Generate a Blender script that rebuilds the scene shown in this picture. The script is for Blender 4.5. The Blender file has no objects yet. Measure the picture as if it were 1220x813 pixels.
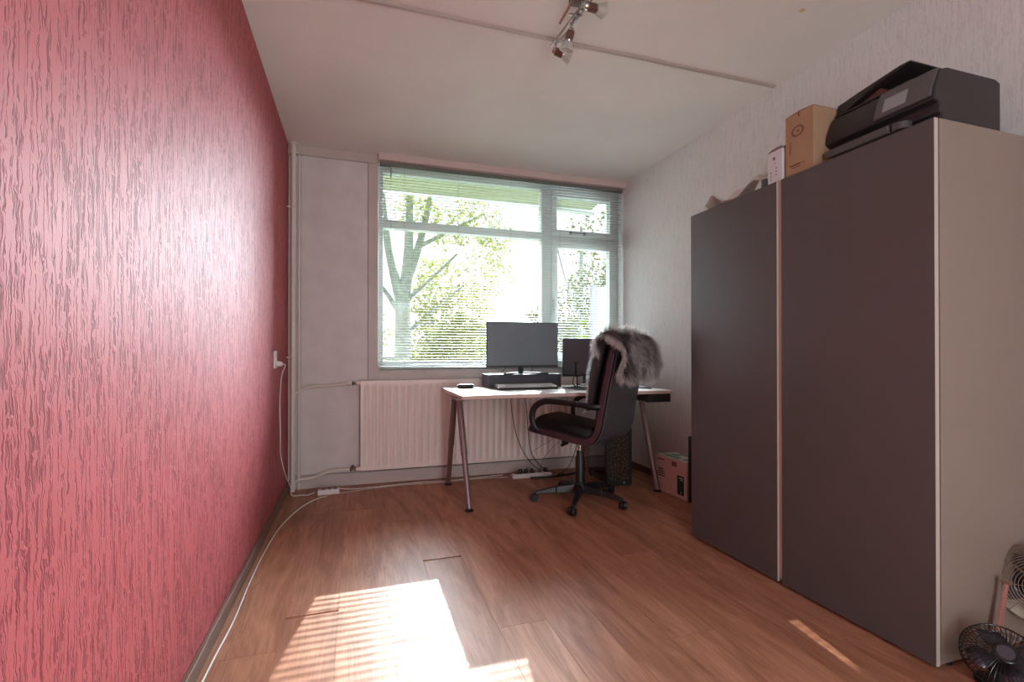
import bpy, bmesh, math, random
from mathutils import Vector, Matrix, noise
random.seed(7)
scene = bpy.context.scene
COL = scene.collection
PI = math.pi

# ------------------------------------------------------------------ camera
camd = bpy.data.cameras.new('camera')
cam = bpy.data.objects.new('camera', camd)
COL.objects.link(cam)
cam.location = (0, 0, 1.03)
cam.rotation_euler = (math.radians(90.3), 0, math.radians(-17.78))
camd.sensor_width = 36
camd.lens = 579 / 1220 * 36
camd.shift_y = 11.6 / 1220
camd.clip_start = .02
camd.clip_end = 500
scene.camera = cam

# ------------------------------------------------------------------ sky, sun, exposure
world = bpy.data.worlds.new('sky')
scene.world = world
world.use_nodes = True
bg = world.node_tree.nodes['Background']
bg.inputs['Color'].default_value = (.84, .93, 1.0, 1)
bg.inputs['Strength'].default_value = 1.1

sund = bpy.data.lights.new('sun', 'SUN')
sund.energy = 6.8
sund.angle = .006
sund.color = (1.0, .93, .84)
sun = bpy.data.objects.new('sun', sund)
COL.objects.link(sun)
sun.rotation_euler = Vector((.195, 1, .517)).to_track_quat('Z', 'Y').to_euler()

# added second sun lamp, wide and soft, brightens the room through the window
gd_ = bpy.data.lights.new('added_fill_sun', 'SUN')
gd_.energy = 42
gd_.angle = math.radians(55)
gd_.color = (.80, .91, 1.0)
go_ = bpy.data.objects.new('added_fill_sun', gd_)
COL.objects.link(go_)
go_.rotation_euler = Vector((.42, 1, .50)).to_track_quat('Z', 'Y').to_euler()

# daylight entering through the window opening (sampling portal only, gives no light of its own)
pd = bpy.data.lights.new('window_portal', 'AREA')
pd.shape = 'RECTANGLE'
pd.size = 2.25
pd.size_y = 1.66
pd.cycles.is_portal = True
po = bpy.data.objects.new('window_portal', pd)
COL.objects.link(po)
po.location = (1.265, 4.2, 1.74)
po.rotation_euler = (math.radians(-90), 0, 0)

# added fill lamp behind the camera, shining in through an added doorway
hd = bpy.data.lights.new('rear_fill_light', 'AREA')
hd.shape = 'RECTANGLE'
hd.size = .9
hd.size_y = 2.0
hd.energy = 26
hd.color = (.95, .98, 1.0)
ho = bpy.data.objects.new('rear_fill_light', hd)
COL.objects.link(ho)
ho.location = (.6, -1.62, 1.05)
ho.rotation_euler = (math.radians(90), 0, 0)

scene.view_settings.view_transform = 'Standard'
scene.view_settings.look = 'None'
scene.view_settings.exposure = 0.78
scene.view_settings.gamma = 1.0
scene.view_settings.use_curve_mapping = False
scene.cycles.max_bounces = 12
scene.cycles.diffuse_bounces = 8
scene.cycles.transparent_max_bounces = 24
scene.cycles.sample_clamp_indirect = 8
scene.cycles.use_denoising = True

# ------------------------------------------------------------------ materials
def srgb(r, g, b):
    f = lambda c: (c / 255 / 12.92) if c / 255 <= .04045 else ((c / 255 + .055) / 1.055) ** 2.4
    return (f(r), f(g), f(b), 1)

class NT:
    def __init__(s, name):
        s.m = bpy.data.materials.new(name)
        s.m.use_nodes = True
        s.t = s.m.node_tree
        s.b = s.t.nodes['Principled BSDF']
        s.out = s.t.nodes['Material Output']
    def n(s, typ, **kw):
        nd = s.t.nodes.new(typ)
        for k, v in kw.items():
            if k.startswith('_'):
                setattr(nd, k[1:], v)
            else:
                nd.inputs[k.replace('__', ' ')].default_value = v
        return nd
    def l(s, a, b):
        s.t.links.new(a, b)
    def coords(s, scale=(1, 1, 1), kind='Object'):
        tc = s.n('ShaderNodeTexCoord')
        mp = s.n('ShaderNodeMapping')
        mp.inputs['Scale'].default_value = scale
        s.l(tc.outputs[kind], mp.inputs['Vector'])
        return mp.outputs['Vector']
    def noise(s, vec, scale, detail=2, rough=.5, dist=0):
        nd = s.n('ShaderNodeTexNoise')
        nd.inputs['Scale'].default_value = scale
        nd.inputs['Detail'].default_value = detail
        nd.inputs['Roughness'].default_value = rough
        nd.inputs['Distortion'].default_value = dist
        if vec is not None:
            s.l(vec, nd.inputs['Vector'])
        return nd.outputs['Fac']
    def ramp(s, fac, stops):
        nd = s.n('ShaderNodeValToRGB')
        cr = nd.color_ramp
        while len(cr.elements) < len(stops):
            cr.elements.new(.5)
        for e, (p, c) in zip(cr.elements, stops):
            e.position = p
            e.color = c if len(c) == 4 else (*c, 1)
        s.l(fac, nd.inputs['Fac'])
        return nd.outputs['Color']
    def math(s, op, a, b=None, clamp=False):
        nd = s.n('ShaderNodeMath', _operation=op, _use_clamp=clamp)
        for i, v in enumerate((a, b)):
            if v is None: continue
            if isinstance(v, (int, float)): nd.inputs[i].default_value = v
            else: s.l(v, nd.inputs[i])
        return nd.outputs[0]
    def mix(s, fac, a, b, mode='MIX'):
        nd = s.n('ShaderNodeMix', _data_type='RGBA', _blend_type=mode)
        if isinstance(fac, (int, float)): nd.inputs[0].default_value = fac
        else: s.l(fac, nd.inputs[0])
        for i, v in ((6, a), (7, b)):
            if isinstance(v, tuple): nd.inputs[i].default_value = v
            else: s.l(v, nd.inputs[i])
        return nd.outputs[2]
    def bump(s, h, strength=.3, dist=.002):
        nd = s.n('ShaderNodeBump')
        nd.inputs['Strength'].default_value = strength
        nd.inputs['Distance'].default_value = dist
        s.l(h, nd.inputs['Height'])
        s.l(nd.outputs['Normal'], s.b.inputs['Normal'])

def plain(name, col, rough=.5, metal=0, spec=.5, var=.06, bump=0, bscale=60):
    """one colour with slight procedural variation"""
    t = NT(name)
    v = t.coords()
    f = t.noise(v, 6, 3)
    dark = tuple(c * (1 - var) for c in col[:3]) + (1,)
    lite = tuple(min(1, c * (1 + var)) for c in col[:3]) + (1,)
    t.l(t.ramp(f, [(.3, dark), (.7, lite)]), t.b.inputs['Base Color'])
    t.b.inputs['Roughness'].default_value = rough
    t.b.inputs['Metallic'].default_value = metal
    t.b.inputs['Specular IOR Level'].default_value = spec
    if bump:
        t.bump(t.noise(v, bscale, 3), bump, .001)
    return t.m

def relief_wall(name, face, groove, rough, spec, sx, sz, axis, strength=.6, patch=None):
    """textured wallpaper: raised wormy strokes running vertically, sunk grooves between them"""
    t = NT(name)
    sc = (1, sx, sz) if axis == 'y' else (sx, 1, sz)
    v0 = t.coords((1, 1, 1))
    wob = t.n('ShaderNodeTexNoise')
    wob.inputs['Scale'].default_value = 55
    wob.inputs['Detail'].default_value = 1
    t.l(v0, wob.inputs['Vector'])
    sub = t.n('ShaderNodeVectorMath', _operation='SUBTRACT')
    t.l(wob.outputs['Color'], sub.inputs[0])
    sub.inputs[1].default_value = (.5, .5, .5)
    mul = t.n('ShaderNodeVectorMath', _operation='MULTIPLY')
    t.l(sub.outputs[0], mul.inputs[0])
    mul.inputs[1].default_value = (.012, .012, .012)
    ad = t.n('ShaderNodeVectorMath', _operation='ADD')
    t.l(v0, ad.inputs[0])
    t.l(mul.outputs[0], ad.inputs[1])
    def mp(k):
        m_ = t.n('ShaderNodeMapping')
        m_.inputs['Scale'].default_value = k
        t.l(ad.outputs[0], m_.inputs['Vector'])
        return m_.outputs[0]
    sc1 = (1, sx, sz * .32) if axis == 'y' else (sx, 1, sz * .32)
    sc2 = (1, sx * .9, sz * 3.2) if axis == 'y' else (sx * .9, 1, sz * 3.2)
    n1 = t.noise(mp(sc1), 1, 1, .5, 0)
    n2 = t.noise(mp(sc2), 1, 1, .5, 0)
    a = t.math('ABSOLUTE', t.math('SUBTRACT', n1, .5))
    line = t.math('MULTIPLY', a, 13, True)
    cut = t.math('MULTIPLY', t.math('SUBTRACT', n2, .52), 9, True)
    m = t.math('MAXIMUM', line, cut, True)
    big = t.noise(t.coords(), 1.3, 3)
    col = t.mix(t.math('MULTIPLY', big, .35), face, tuple(c * .86 for c in face[:3]) + (1,))
    t.l(t.mix(m, groove, col), t.b.inputs['Base Color'])
    t.b.inputs['Roughness'].default_value = rough
    t.b.inputs['Specular IOR Level'].default_value = spec
    fine = t.noise(t.coords(), 260, 2)
    t.bump(t.math('ADD', m, t.math('MULTIPLY', fine, .25)), strength, .0018)
    return t.m

M = {}
M['pink'] = relief_wall('pink_wallpaper', srgb(186, 97, 101), srgb(128, 58, 62), .52, .11, 112, 17, 'y', .6)
M['whitepaper'] = relief_wall('white_wallpaper', srgb(225, 225, 226), srgb(208, 206, 206), .62, .3, 110, 16, 'y', .22)
M['backwall'] = plain('painted_board', srgb(212, 208, 206), .5, 0, .35, .07, .2, 40)
M['backtrim'] = plain('painted_trim', srgb(196, 186, 180), .45, 0, .4, .05)
M['pelmet'] = plain('pelmet_paint', srgb(208, 190, 185), .45, 0, .4, .05)
def ceiling_mat():
    t = NT('popcorn_ceiling')
    v = t.coords()
    t.l(t.ramp(t.noise(v, 1.2, 4), [(.3, srgb(220, 217, 213)), (.7, srgb(232, 230, 226))]), t.b.inputs['Base Color'])
    t.b.inputs['Roughness'].default_value = .85
    t.bump(t.noise(v, 150, 3, .6), .55, .0025)
    return t.m
M['ceiling'] = ceiling_mat()

def wood_floor():
    t = NT('laminate_plank')
    tc = t.n('ShaderNodeTexCoord')
    oi = t.n('ShaderNodeObjectInfo')
    off = t.n('ShaderNodeCombineXYZ')
    t.l(t.math('MULTIPLY', oi.outputs['Random'], 37.0), off.inputs[0])
    t.l(t.math('MULTIPLY', oi.outputs['Random'], 91.0), off.inputs[1])
    add = t.n('ShaderNodeVectorMath', _operation='ADD')
    t.l(tc.outputs['Object'], add.inputs[0])
    t.l(off.outputs[0], add.inputs[1])
    def mp(sc):
        m_ = t.n('ShaderNodeMapping')
        m_.inputs['Scale'].default_value = sc
        t.l(add.outputs[0], m_.inputs['Vector'])
        return m_.outputs[0]
    broad = t.noise(mp((8, 1.3, 1)), 1, 4, .6, 1.6)
    fine = t.noise(mp((120, 3.5, 1)), 1, 4, .6, .3)
    knots = t.noise(mp((14, 3.2, 1)), 1, 3, .5, 2.2)
    c = t.ramp(broad, [(.28, srgb(146, 98, 74)), (.45, srgb(172, 122, 96)), (.6, srgb(190, 140, 112)), (.8, srgb(206, 158, 126))])
    c = t.mix(t.ramp(fine, [(.32, (.45,) * 3), (.55, (0, 0, 0))]), c, srgb(140, 94, 72))
    c = t.mix(t.ramp(knots, [(.66, (0, 0, 0)), (.78, (.6,) * 3)]), c, srgb(122, 82, 62))
    tone = t.ramp(oi.outputs['Random'], [(0, srgb(236, 230, 230)), (.5, srgb(250, 246, 244)), (1, srgb(255, 255, 255))])
    c = t.mix(.8, c, tone, 'MULTIPLY')
    t.l(c, t.b.inputs['Base Color'])
    t.b.inputs['Roughness'].default_value = .42
    t.b.inputs['Specular IOR Level'].default_value = .18
    t.bump(fine, .12, .0008)
    return t.m
M['plank'] = wood_floor()
M['gap'] = plain('gap_dark', srgb(30, 20, 16), .8)
M['skirting'] = plain('skirting_wood', srgb(120, 92, 78), .5, 0, .4, .15)
M['skirting_dark'] = plain('skirting_dark', srgb(92, 64, 56), .5, 0, .4, .15)
M['white'] = plain('white_plastic', srgb(228, 224, 222), .4)
M['pipe'] = plain('pipe_paint', srgb(222, 212, 204), .35, 0, .5, .05)
M['radiator'] = plain('radiator_enamel', srgb(236, 222, 214), .35, 0, .5, .03)
M['brass'] = plain('valve_metal', srgb(110, 100, 92), .35, .8)
M['winframe'] = plain('window_paint', srgb(205, 212, 210), .4, 0, .4, .04)
M['rubber'] = plain('rubber_seal', srgb(50, 52, 52), .7)
M['slat'] = plain('blind_enamel', srgb(168, 171, 166), .4, .15, .5, .02)
M['rail'] = plain('blind_rail', srgb(120, 122, 118), .4, .3, .5, .02)
M['cord'] = plain('blind_cord', srgb(150, 150, 146), .8)
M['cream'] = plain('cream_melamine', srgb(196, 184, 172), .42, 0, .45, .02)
M['creamshade'] = plain('cream_shaded', srgb(144, 130, 119), .42, 0, .45, .02)  # same cream, darkened in the colour for the dim light on the sides
M['door'] = plain('dark_foil', srgb(86, 82, 82), .34, 0, .5, .02)
M['black'] = plain('black_plastic', srgb(25, 25, 28), .42, 0, .5, .1)
M['printer'] = plain('printer_plastic', srgb(42, 39, 40), .33, 0, .5, .08)
M['printer_grey'] = plain('printer_grey', srgb(86, 86, 86), .4, 0, .5, .04)
M['leather'] = plain('black_leather', srgb(26, 26, 29), .3, 0, .55, .1, .3, 120)
M['leather_edge'] = plain('aubergine_leather', srgb(62, 44, 50), .38, 0, .5, .1, .3, 120)
M['backpanel'] = plain('grey_vinyl', srgb(70, 70, 74), .42, 0, .5, .06, .3, 90)
M['chrome'] = plain('chrome', srgb(200, 200, 200), .15, 1)
M['satin'] = plain('satin_metal', srgb(150, 134, 134), .32, .55, .5, .03)
M['desktop'] = plain('desk_white', srgb(232, 226, 224), .3, 0, .5, .02)
M['deskedge'] = plain('desk_edge', srgb(214, 190, 178), .45, 0, .4, .04)
M['monitor'] = plain('monitor_case', srgb(40, 41, 44), .4)
M['screen'] = plain('screen_glass', srgb(104, 114, 122), .28, 0, .7, .02)  # paler base colour stands in for the room reflected in the screen
M['screen_b'] = plain('screen_matte', srgb(84, 80, 88), .38, 0, .5, .02)
M['riser'] = plain('riser_slate', srgb(70, 72, 80), .4, 0, .4, .05)
M['key'] = plain('keycap', srgb(200, 202, 206), .4)
M['kraft'] = plain('kraft_card', srgb(166, 136, 110), .75, 0, .2, .06, .15, 90)
M['print_grey'] = plain('print_grey', srgb(122, 94, 76), .8, 0, .1)
M['ink'] = plain('dark_ink', srgb(54, 52, 56), .8, 0, .1)
M['inksoft'] = plain('soft_ink', srgb(120, 118, 120), .8, 0, .1)
M['carton'] = plain('white_carton', srgb(226, 204, 196), .7, 0, .2, .03)
M['cartonwhite'] = plain('lid_carton', srgb(222, 222, 214), .7, 0, .2, .03)
M['green'] = plain('green_print', srgb(40, 84, 58), .7, 0, .2)
M['palegreen'] = plain('pale_green_print', srgb(120, 160, 130), .7, 0, .2)
M['paper'] = plain('paper', srgb(205, 196, 192), .6, 0, .3, .08)
M['boxwhite'] = plain('pale_box', srgb(208, 210, 214), .6)
M['mat'] = plain('dark_mat', srgb(58, 58, 70), .7)
M['bluemat'] = plain('blue_mat', srgb(60, 60, 104), .6)
M['fanmetal'] = plain('fan_beige', srgb(150, 132, 116), .35, .5)
M['fanblack'] = plain('fan_black', srgb(30, 30, 33), .25, .3, .6)
M['fanblade'] = plain('fan_blade', srgb(70, 64, 74), .2, .1, .6)
M['pinkmetal'] = plain('copper_pink', srgb(196, 142, 130), .35, .4)
M['screenlcd'] = plain('lcd', srgb(150, 156, 160), .2, 0, .6)
M['rosewood'] = plain('rosewood', srgb(104, 70, 62), .35, 0, .5, .15)
M['yellow'] = plain('yellow_paper', srgb(200, 180, 120), .7)
M['case_pattern'] = None

def frosted():
    t = NT('frosted_glass')
    t.b.inputs['Base Color'].default_value = srgb(222, 228, 218)
    t.b.inputs['Roughness'].default_value = .35
    t.b.inputs['Transmission Weight'].default_value = .55
    t.l(t.ramp(t.noise(t.coords(), 30), [(.3, srgb(214, 220, 210)), (.7, srgb(230, 232, 224))]), t.b.inputs['Base Color'])
    return t.m
M['frosted'] = frosted()

def pane_glass():
    t = NT('window_glass')
    tr = t.n('ShaderNodeBsdfTransparent')
    tr.inputs['Color'].default_value = (.95, .97, .96, 1)
    gl = t.n('ShaderNodeBsdfGlossy')
    gl.inputs['Roughness'].default_value = .02
    fr = t.n('ShaderNodeFresnel')
    fr.inputs['IOR'].default_value = 1.35
    mx = t.n('ShaderNodeMixShader')
    t.l(fr.outputs[0], mx.inputs[0])
    t.l(tr.outputs[0], mx.inputs[1])
    t.l(gl.outputs[0], mx.inputs[2])
    t.l(mx.outputs[0], t.out.inputs['Surface'])
    return t.m
M['glass'] = pane_glass()

def awning_mat():
    t = NT('awning_cloth')
    tr = t.n('ShaderNodeBsdfTranslucent')
    df = t.n('ShaderNodeBsdfDiffuse')
    c = t.ramp(t.noise(t.coords((2, 30, 1)), 1), [(.3, srgb(140, 144, 122)), (.7, srgb(150, 154, 132))])
    t.l(c, tr.inputs['Color'])
    t.l(c, df.inputs['Color'])
    mx = t.n('ShaderNodeMixShader')
    mx.inputs[0].default_value = .62
    t.l(tr.outputs[0], mx.inputs[1])
    t.l(df.outputs[0], mx.inputs[2])
    t.l(mx.outputs[0], t.out.inputs['Surface'])
    return t.m
M['awning'] = awning_mat()

def leaf_mat(name, c1, c2, tr_w=.45):
    t = NT(name)
    oi = t.noise(t.coords(), 3.5, 3)
    c = t.ramp(oi, [(.35, c1), (.65, c2)])
    tr = t.n('ShaderNodeBsdfTranslucent')
    df = t.n('ShaderNodeBsdfDiffuse')
    t.l(c, tr.inputs['Color'])
    t.l(c, df.inputs['Color'])
    mx = t.n('ShaderNodeMixShader')
    mx.inputs[0].default_value = 1 - tr_w
    t.l(tr.outputs[0], mx.inputs[1])
    t.l(df.outputs[0], mx.inputs[2])
    t.l(mx.outputs[0], t.out.inputs['Surface'])
    return t.m
M['leaf'] = leaf_mat('leaf_yellow_green', srgb(108, 114, 62), srgb(144, 142, 88), .25)
M['leaf2'] = leaf_mat('leaf_dull', srgb(76, 82, 52), srgb(108, 110, 70), .2)
M['leaf3'] = leaf_mat('leaf_conifer', srgb(104, 118, 40), srgb(130, 138, 54), .25)
M['bark'] = plain('bark', srgb(138, 143, 132), .9, 0, .1, .2, .5, 12)
M['facade'] = plain('facade_render', srgb(124, 128, 138), .8)
M['facade_w'] = plain('facade_white', srgb(190, 190, 188), .8)
M['roofm'] = plain('roof_tile', srgb(96, 92, 96), .8)
M['farwin'] = plain('far_window', srgb(60, 68, 84), .3)
M['ground'] = plain('lawn', srgb(96, 108, 72), .95, 0, .1, .2)

def fur_mat():
    t = NT('long_fur')
    uv = t.n('ShaderNodeUVMap')
    sep = t.n('ShaderNodeSeparateXYZ')
    t.l(uv.outputs[0], sep.inputs[0])
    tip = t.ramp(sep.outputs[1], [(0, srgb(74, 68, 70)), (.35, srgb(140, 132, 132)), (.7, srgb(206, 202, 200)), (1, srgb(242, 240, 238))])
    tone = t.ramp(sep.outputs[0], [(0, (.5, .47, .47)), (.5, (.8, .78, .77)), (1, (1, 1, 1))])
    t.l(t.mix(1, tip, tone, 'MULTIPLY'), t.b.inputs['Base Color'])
    t.b.inputs['Roughness'].default_value = .55
    t.b.inputs['Specular IOR Level'].default_value = .3
    return t.m
M['fur'] = fur_mat()
M['furbase'] = plain('fur_backing', srgb(84, 72, 72), .9, 0, .1, .3)

def reflective_case():
    t = NT('tower_mesh_front')
    f = t.noise(t.coords((110, 110, 55)), 1, 3, .6, .4)
    t.l(t.ramp(f, [(.45, srgb(34, 28, 28)), (.62, srgb(106, 84, 70))]), t.b.inputs['Base Color'])
    t.b.inputs['Roughness'].default_value = .35
    t.b.inputs['Metallic'].default_value = .4
    return t.m
M['case_pattern'] = reflective_case()

# ------------------------------------------------------------------ mesh helpers
class MB:
    def __init__(s):
        s.v, s.f, s.mi, s.uv = [], [], [], None
    def add(s, vs, fs, mi=0):
        o = len(s.v)
        s.v += [tuple(v) for v in vs]
        s.f += [tuple(i + o for i in f) for f in fs]
        s.mi += [mi] * len(fs)
        return s
    def box(s, x0, x1, y0, y1, z0, z1, mi=0, mat=None):
        vs = [Vector(p) for p in ((x0, y0, z0), (x1, y0, z0), (x1, y1, z0), (x0, y1, z0), (x0, y0, z1), (x1, y0, z1), (x1, y1, z1), (x0, y1, z1))]
        if mat: vs = [mat @ v for v in vs]
        return s.add(vs, [(0, 3, 2, 1), (4, 5, 6, 7), (0, 1, 5, 4), (1, 2, 6, 5), (2, 3, 7, 6), (3, 0, 4, 7)], mi)
    def tube(s, pts, r, n=10, caps=True, mi=0, flat=1.0, up=None):
        pts = [Vector(p) for p in pts]
        rs = list(r) if isinstance(r, (list, tuple)) else [r] * len(pts)
        rings = []
        nrm = None
        for i, p in enumerate(pts):
            t = (pts[min(i + 1, len(pts) - 1)] - pts[max(i - 1, 0)]).normalized()
            if nrm is None:
                ref = Vector(up) if up else (Vector((0, 0, 1)) if abs(t.z) < .9 else Vector((1, 0, 0)))
                nrm = (ref - t * ref.dot(t)).normalized()
            else:
                nrm = (nrm - t * nrm.dot(t)).normalized()
            bn = t.cross(nrm)
            rings.append([p + nrm * (math.cos(a) * rs[i] * flat) + bn * (math.sin(a) * rs[i]) for a in [2 * PI * k / n for k in range(n)]])
        vs = [v for rg in rings for v in rg]
        fs = []
        for i in range(len(pts) - 1):
            for k in range(n):
                a, b = i * n + k, i * n + (k + 1) % n
                fs.append((a, b, b + n, a + n))
        if caps:
            fs.append(tuple(reversed(range(n))))
            fs.append(tuple(range((len(pts) - 1) * n, len(pts) * n)))
        return s.add(vs, fs, mi)
    def lathe(s, prof, n=24, mat=None, mi=0, closed=False):
        vs, fs = [], []
        for r, z in prof:
            for k in range(n):
                a = 2 * PI * k / n
                vs.append(Vector((r * math.cos(a), r * math.sin(a), z)))
        if mat: vs = [mat @ v for v in vs]
        m = len(prof)
        for i in range(m - 1 + (1 if closed else 0)):
            j = (i + 1) % m
            for k in range(n):
                fs.append((i * n + k, i * n + (k + 1) % n, j * n + (k + 1) % n, j * n + k))
        if not closed:
            if prof[0][0] > 1e-5: fs.append(tuple(reversed(range(n))))
            if prof[-1][0] > 1e-5: fs.append(tuple(range((m - 1) * n, m * n)))
        return s.add(vs, fs, mi)
    def extrude(s, outline, axis, a, b, mi=0, mat=None):
        """outline: 2D points; axis: 'x','y','z' extrusion from a to b"""
        def P(p, h):
            return {'x': (h, p[0], p[1]), 'y': (p[0], h, p[1]), 'z': (p[0], p[1], h)}[axis]
        n = len(outline)
        vs = [Vector(P(p, a)) for p in outline] + [Vector(P(p, b)) for p in outline]
        if mat: vs = [mat @ v for v in vs]
        fs = [tuple(range(n)), tuple(reversed(range(n, 2 * n)))] + [(i, i + n, (i + 1) % n + n, (i + 1) % n) for i in range(n)]
        return s.add(vs, fs, mi)

def link(name, mb, mat, parent=None, smooth=40, bevel=0, segs=2, loc=None):
    me = bpy.data.meshes.new(name)
    me.from_pydata(mb.v, [], mb.f)
    me.validate()
    bm = bmesh.new()
    bm.from_mesh(me)
    bmesh.ops.recalc_face_normals(bm, faces=bm.faces)
    bm.to_mesh(me)
    bm.free()
    mats = mat if isinstance(mat, (list, tuple)) else [mat]
    for m_ in mats: me.materials.append(m_)
    if len(mats) > 1 and len(me.polygons) == len(mb.mi):
        me.polygons.foreach_set('material_index', mb.mi)
    if smooth:
        me.polygons.foreach_set('use_smooth', [True] * len(me.polygons))
        me.set_sharp_from_angle(angle=math.radians(smooth))
    me.update()
    o = bpy.data.objects.new(name, me)
    COL.objects.link(o)
    if parent: o.parent = parent
    if loc is not None: o.location = loc
    if bevel:
        b = o.modifiers.new('bevel', 'BEVEL')
        b.width = bevel
        b.segments = segs
        b.limit_method = 'ANGLE'
        b.angle_limit = math.radians(35)
        b.harden_normals = True
    return o

def thing(name, label, cat, loc=(0, 0, 0), rz=0, group=None):
    o = bpy.data.objects.new(name, None)
    o.empty_display_size = .05
    COL.objects.link(o)
    o.location = loc
    o.rotation_euler = (0, 0, rz)
    o['label'] = label
    o['category'] = cat
    if group: o['group'] = group
    return o
def tag(o, label, cat, group=None):
    o['label'] = label
    o['category'] = cat
    if group: o['group'] = group
    return o
def struct(o, label=None, cat=None):
    o['kind'] = 'structure'
    if label: o['label'] = label
    if cat: o['category'] = cat
    return o

def smooth_path(pts, n=6):
    pts = [Vector(p) for p in pts]
    out = []
    for i in range(len(pts) - 1):
        p0, p1, p2, p3 = pts[max(i - 1, 0)], pts[i], pts[i + 1], pts[min(i + 2, len(pts) - 1)]
        for k in range(n):
            t = k / n
            out.append(.5 * ((2 * p1) + (p2 - p0) * t + (2 * p0 - 5 * p1 + 4 * p2 - p3) * t * t + (3 * p1 - p0 - 3 * p2 + p3) * t ** 3))
    out.append(pts[-1])
    return out
def copy_tree(o, parent=None):
    c = o.copy()
    COL.objects.link(c)
    if parent: c.parent = parent
    for ch in list(o.children):
        copy_tree(ch, c)
    return c

# ================================================================== STRUCTURE
XL, XR, YB, YF, ZC = -.49, 2.372, 4.025, -1.3, 2.61

# floor: subfloor with individual laminate planks
fl = struct(link('floor', MB().box(XL - .2, XR + .2, YF - .2, YB + .25, -.14, -.0085), M['gap'], smooth=0), 'reddish brown laminate floor of long planks running towards the window', 'floor')
PW = .192
def plank_mesh(L, w, name):
    b = bmesh.new()
    c = .0006
    z0, z1 = -.009, 0.0
    g = .00025
    xs = [g, g + c, w - g - c, w - g]
    ys = [g, g + c, L - g - c, L - g]
    zt = [[z1 - c if (i in (0, 3) or j in (0, 3)) else z1 for j in range(4)] for i in range(4)]
    vt = [[b.verts.new((xs[i], ys[j], zt[i][j])) for j in range(4)] for i in range(4)]
    for i in range(3):
        for j in range(3):
            b.faces.new((vt[i][j], vt[i + 1][j], vt[i + 1][j + 1], vt[i][j + 1]))
    bl = [b.verts.new((x, y, z0)) for x, y in ((xs[0], ys[0]), (xs[3], ys[0]), (xs[3], ys[3]), (xs[0], ys[3]))]
    ct = [vt[0][0], vt[3][0], vt[3][3], vt[0][3]]
    edges = [[vt[i][0] for i in range(4)], [vt[3][j] for j in range(4)], [vt[3 - i][3] for i in range(4)], [vt[0][3 - j] for j in range(4)]]
    for k in range(4):
        b.faces.new([bl[k]] + [bl[(k + 1) % 4]] + list(reversed(edges[k])))
    bmesh.ops.recalc_face_normals(b, faces=b.faces)
    me = bpy.data.meshes.new(name)
    b.to_mesh(me)
    b.free()
    me.materials.append(M['plank'])
    return me
full = plank_mesh(1.285, PW, 'plank')
prng = random.Random(3)
x = -.258 - 2 * PW
coln = 0
while x < XR:
    x0, x1 = max(x, XL + .004), min(x + PW, XR - .004)
    if x1 - x0 > .01:
        joints = None
        if abs(x + .258) < .01: joints = [2.075 - 1.285 * 3, 2.075 - 1.285 * 2, 2.075 - 1.285, 2.064]; gapat = 2.064
        elif abs(x - .318) < .01: joints = [2.439 - 1.285 * 3, 2.439 - 1.285 * 2, 2.439 - 1.285, 2.430]; gapat = 2.430
        else:
            gapat = None
            s0 = YF - .05 - prng.random() * 1.2
            joints = [s0 + 1.285 * k for k in range(6)]
        segs_ = []
        if gapat is None:
            for a in joints: segs_.append((a, a + 1.285))
        else:
            for k in range(3): segs_.append((gapat - 1.285 * (k + 1), gapat - 1.285 * k))
            for k in range(3): segs_.append((gapat + .0105 + 1.285 * k, gapat + .0105 + 1.285 * (k + 1)))
        for a, b_ in segs_:
            a2, b2 = max(a, YF), min(b_, YB - .002)
            if b2 - a2 < .03: continue
            me = full if (abs(a2 - a) < 1e-6 and abs(b2 - b_) < 1e-6 and abs(x1 - x0 - PW) < 1e-6) else plank_mesh(b2 - a2, x1 - x0, 'plank')
            p = bpy.data.objects.new('plank', me)
            COL.objects.link(p)
            p.parent = fl
            p.location = (x0, a2, 0)
    x += PW
    coln += 1

struct(link('wall_left', MB().box(XL - .2, XL, YF - .2, YB + .3, -.1, ZC + .1), M['pink'], smooth=0), 'pink painted wall with relief wallpaper', 'wall')
struct(link('wall_right', MB().box(XR, XR + .2, YF - .2, YB + .3, -.1, ZC + .1), M['whitepaper'], smooth=0), 'white wall with relief wallpaper behind the wardrobe', 'wall')
struct(link('wall_front', MB().box(XL, .1, YF - .2, YF, -.1, ZC + .1).box(1.1, XR, YF - .2, YF, -.1, ZC + .1).box(.1, 1.1, YF - .2, YF, 2.1, ZC + .1), M['backwall'], smooth=0))  # unseen opening added so the rear fill lamp can shine in
struct(link('trim_3', MB().box(.06, .1, YF - .01, YF + .015, 0, 2.14).box(1.1, 1.14, YF - .01, YF + .015, 0, 2.14).box(.1, 1.1, YF - .01, YF + .015, 2.1, 2.14), M['backtrim']), 'frame around the unseen doorway added for the fill light', 'trim')
# back wall around the window opening
WX0, WX1, WZ0, WZ1 = .165, XR, .915, 2.56
wb = MB()
wb.box(XL, WX0, YB, YB + .28, -.1, ZC + .1)
wb.box(WX0, WX1, YB, YB + .28, -.1, WZ0)
wb.box(WX0, WX1, YB, YB + .28, WZ1, ZC + .1)
wback = struct(link('wall_back', wb, M['backwall'], smooth=0), 'painted board wall around and below the window', 'wall')
link('panel', MB().box(-.402, .085, YB - .012, YB + .002, .10, 2.545), M['backwall'], wback, bevel=.002)
link('beam', MB().box(XL, .16, YB - .03, YB + .002, 2.552, ZC), M['backtrim'], wback, bevel=.003)
link('ledge', MB().box(XL, .16, YB - .04, YB + .002, 2.538, 2.552), M['backtrim'], wback, bevel=.002)
link('casing', MB().box(.09, .165, YB - .02, YB + .002, .80, 2.55), M['backtrim'], wback, bevel=.003)
link('apron', MB().box(.09, XR, YB - .018, YB + .002, .76, .895), M['backtrim'], wback, bevel=.003)
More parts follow.
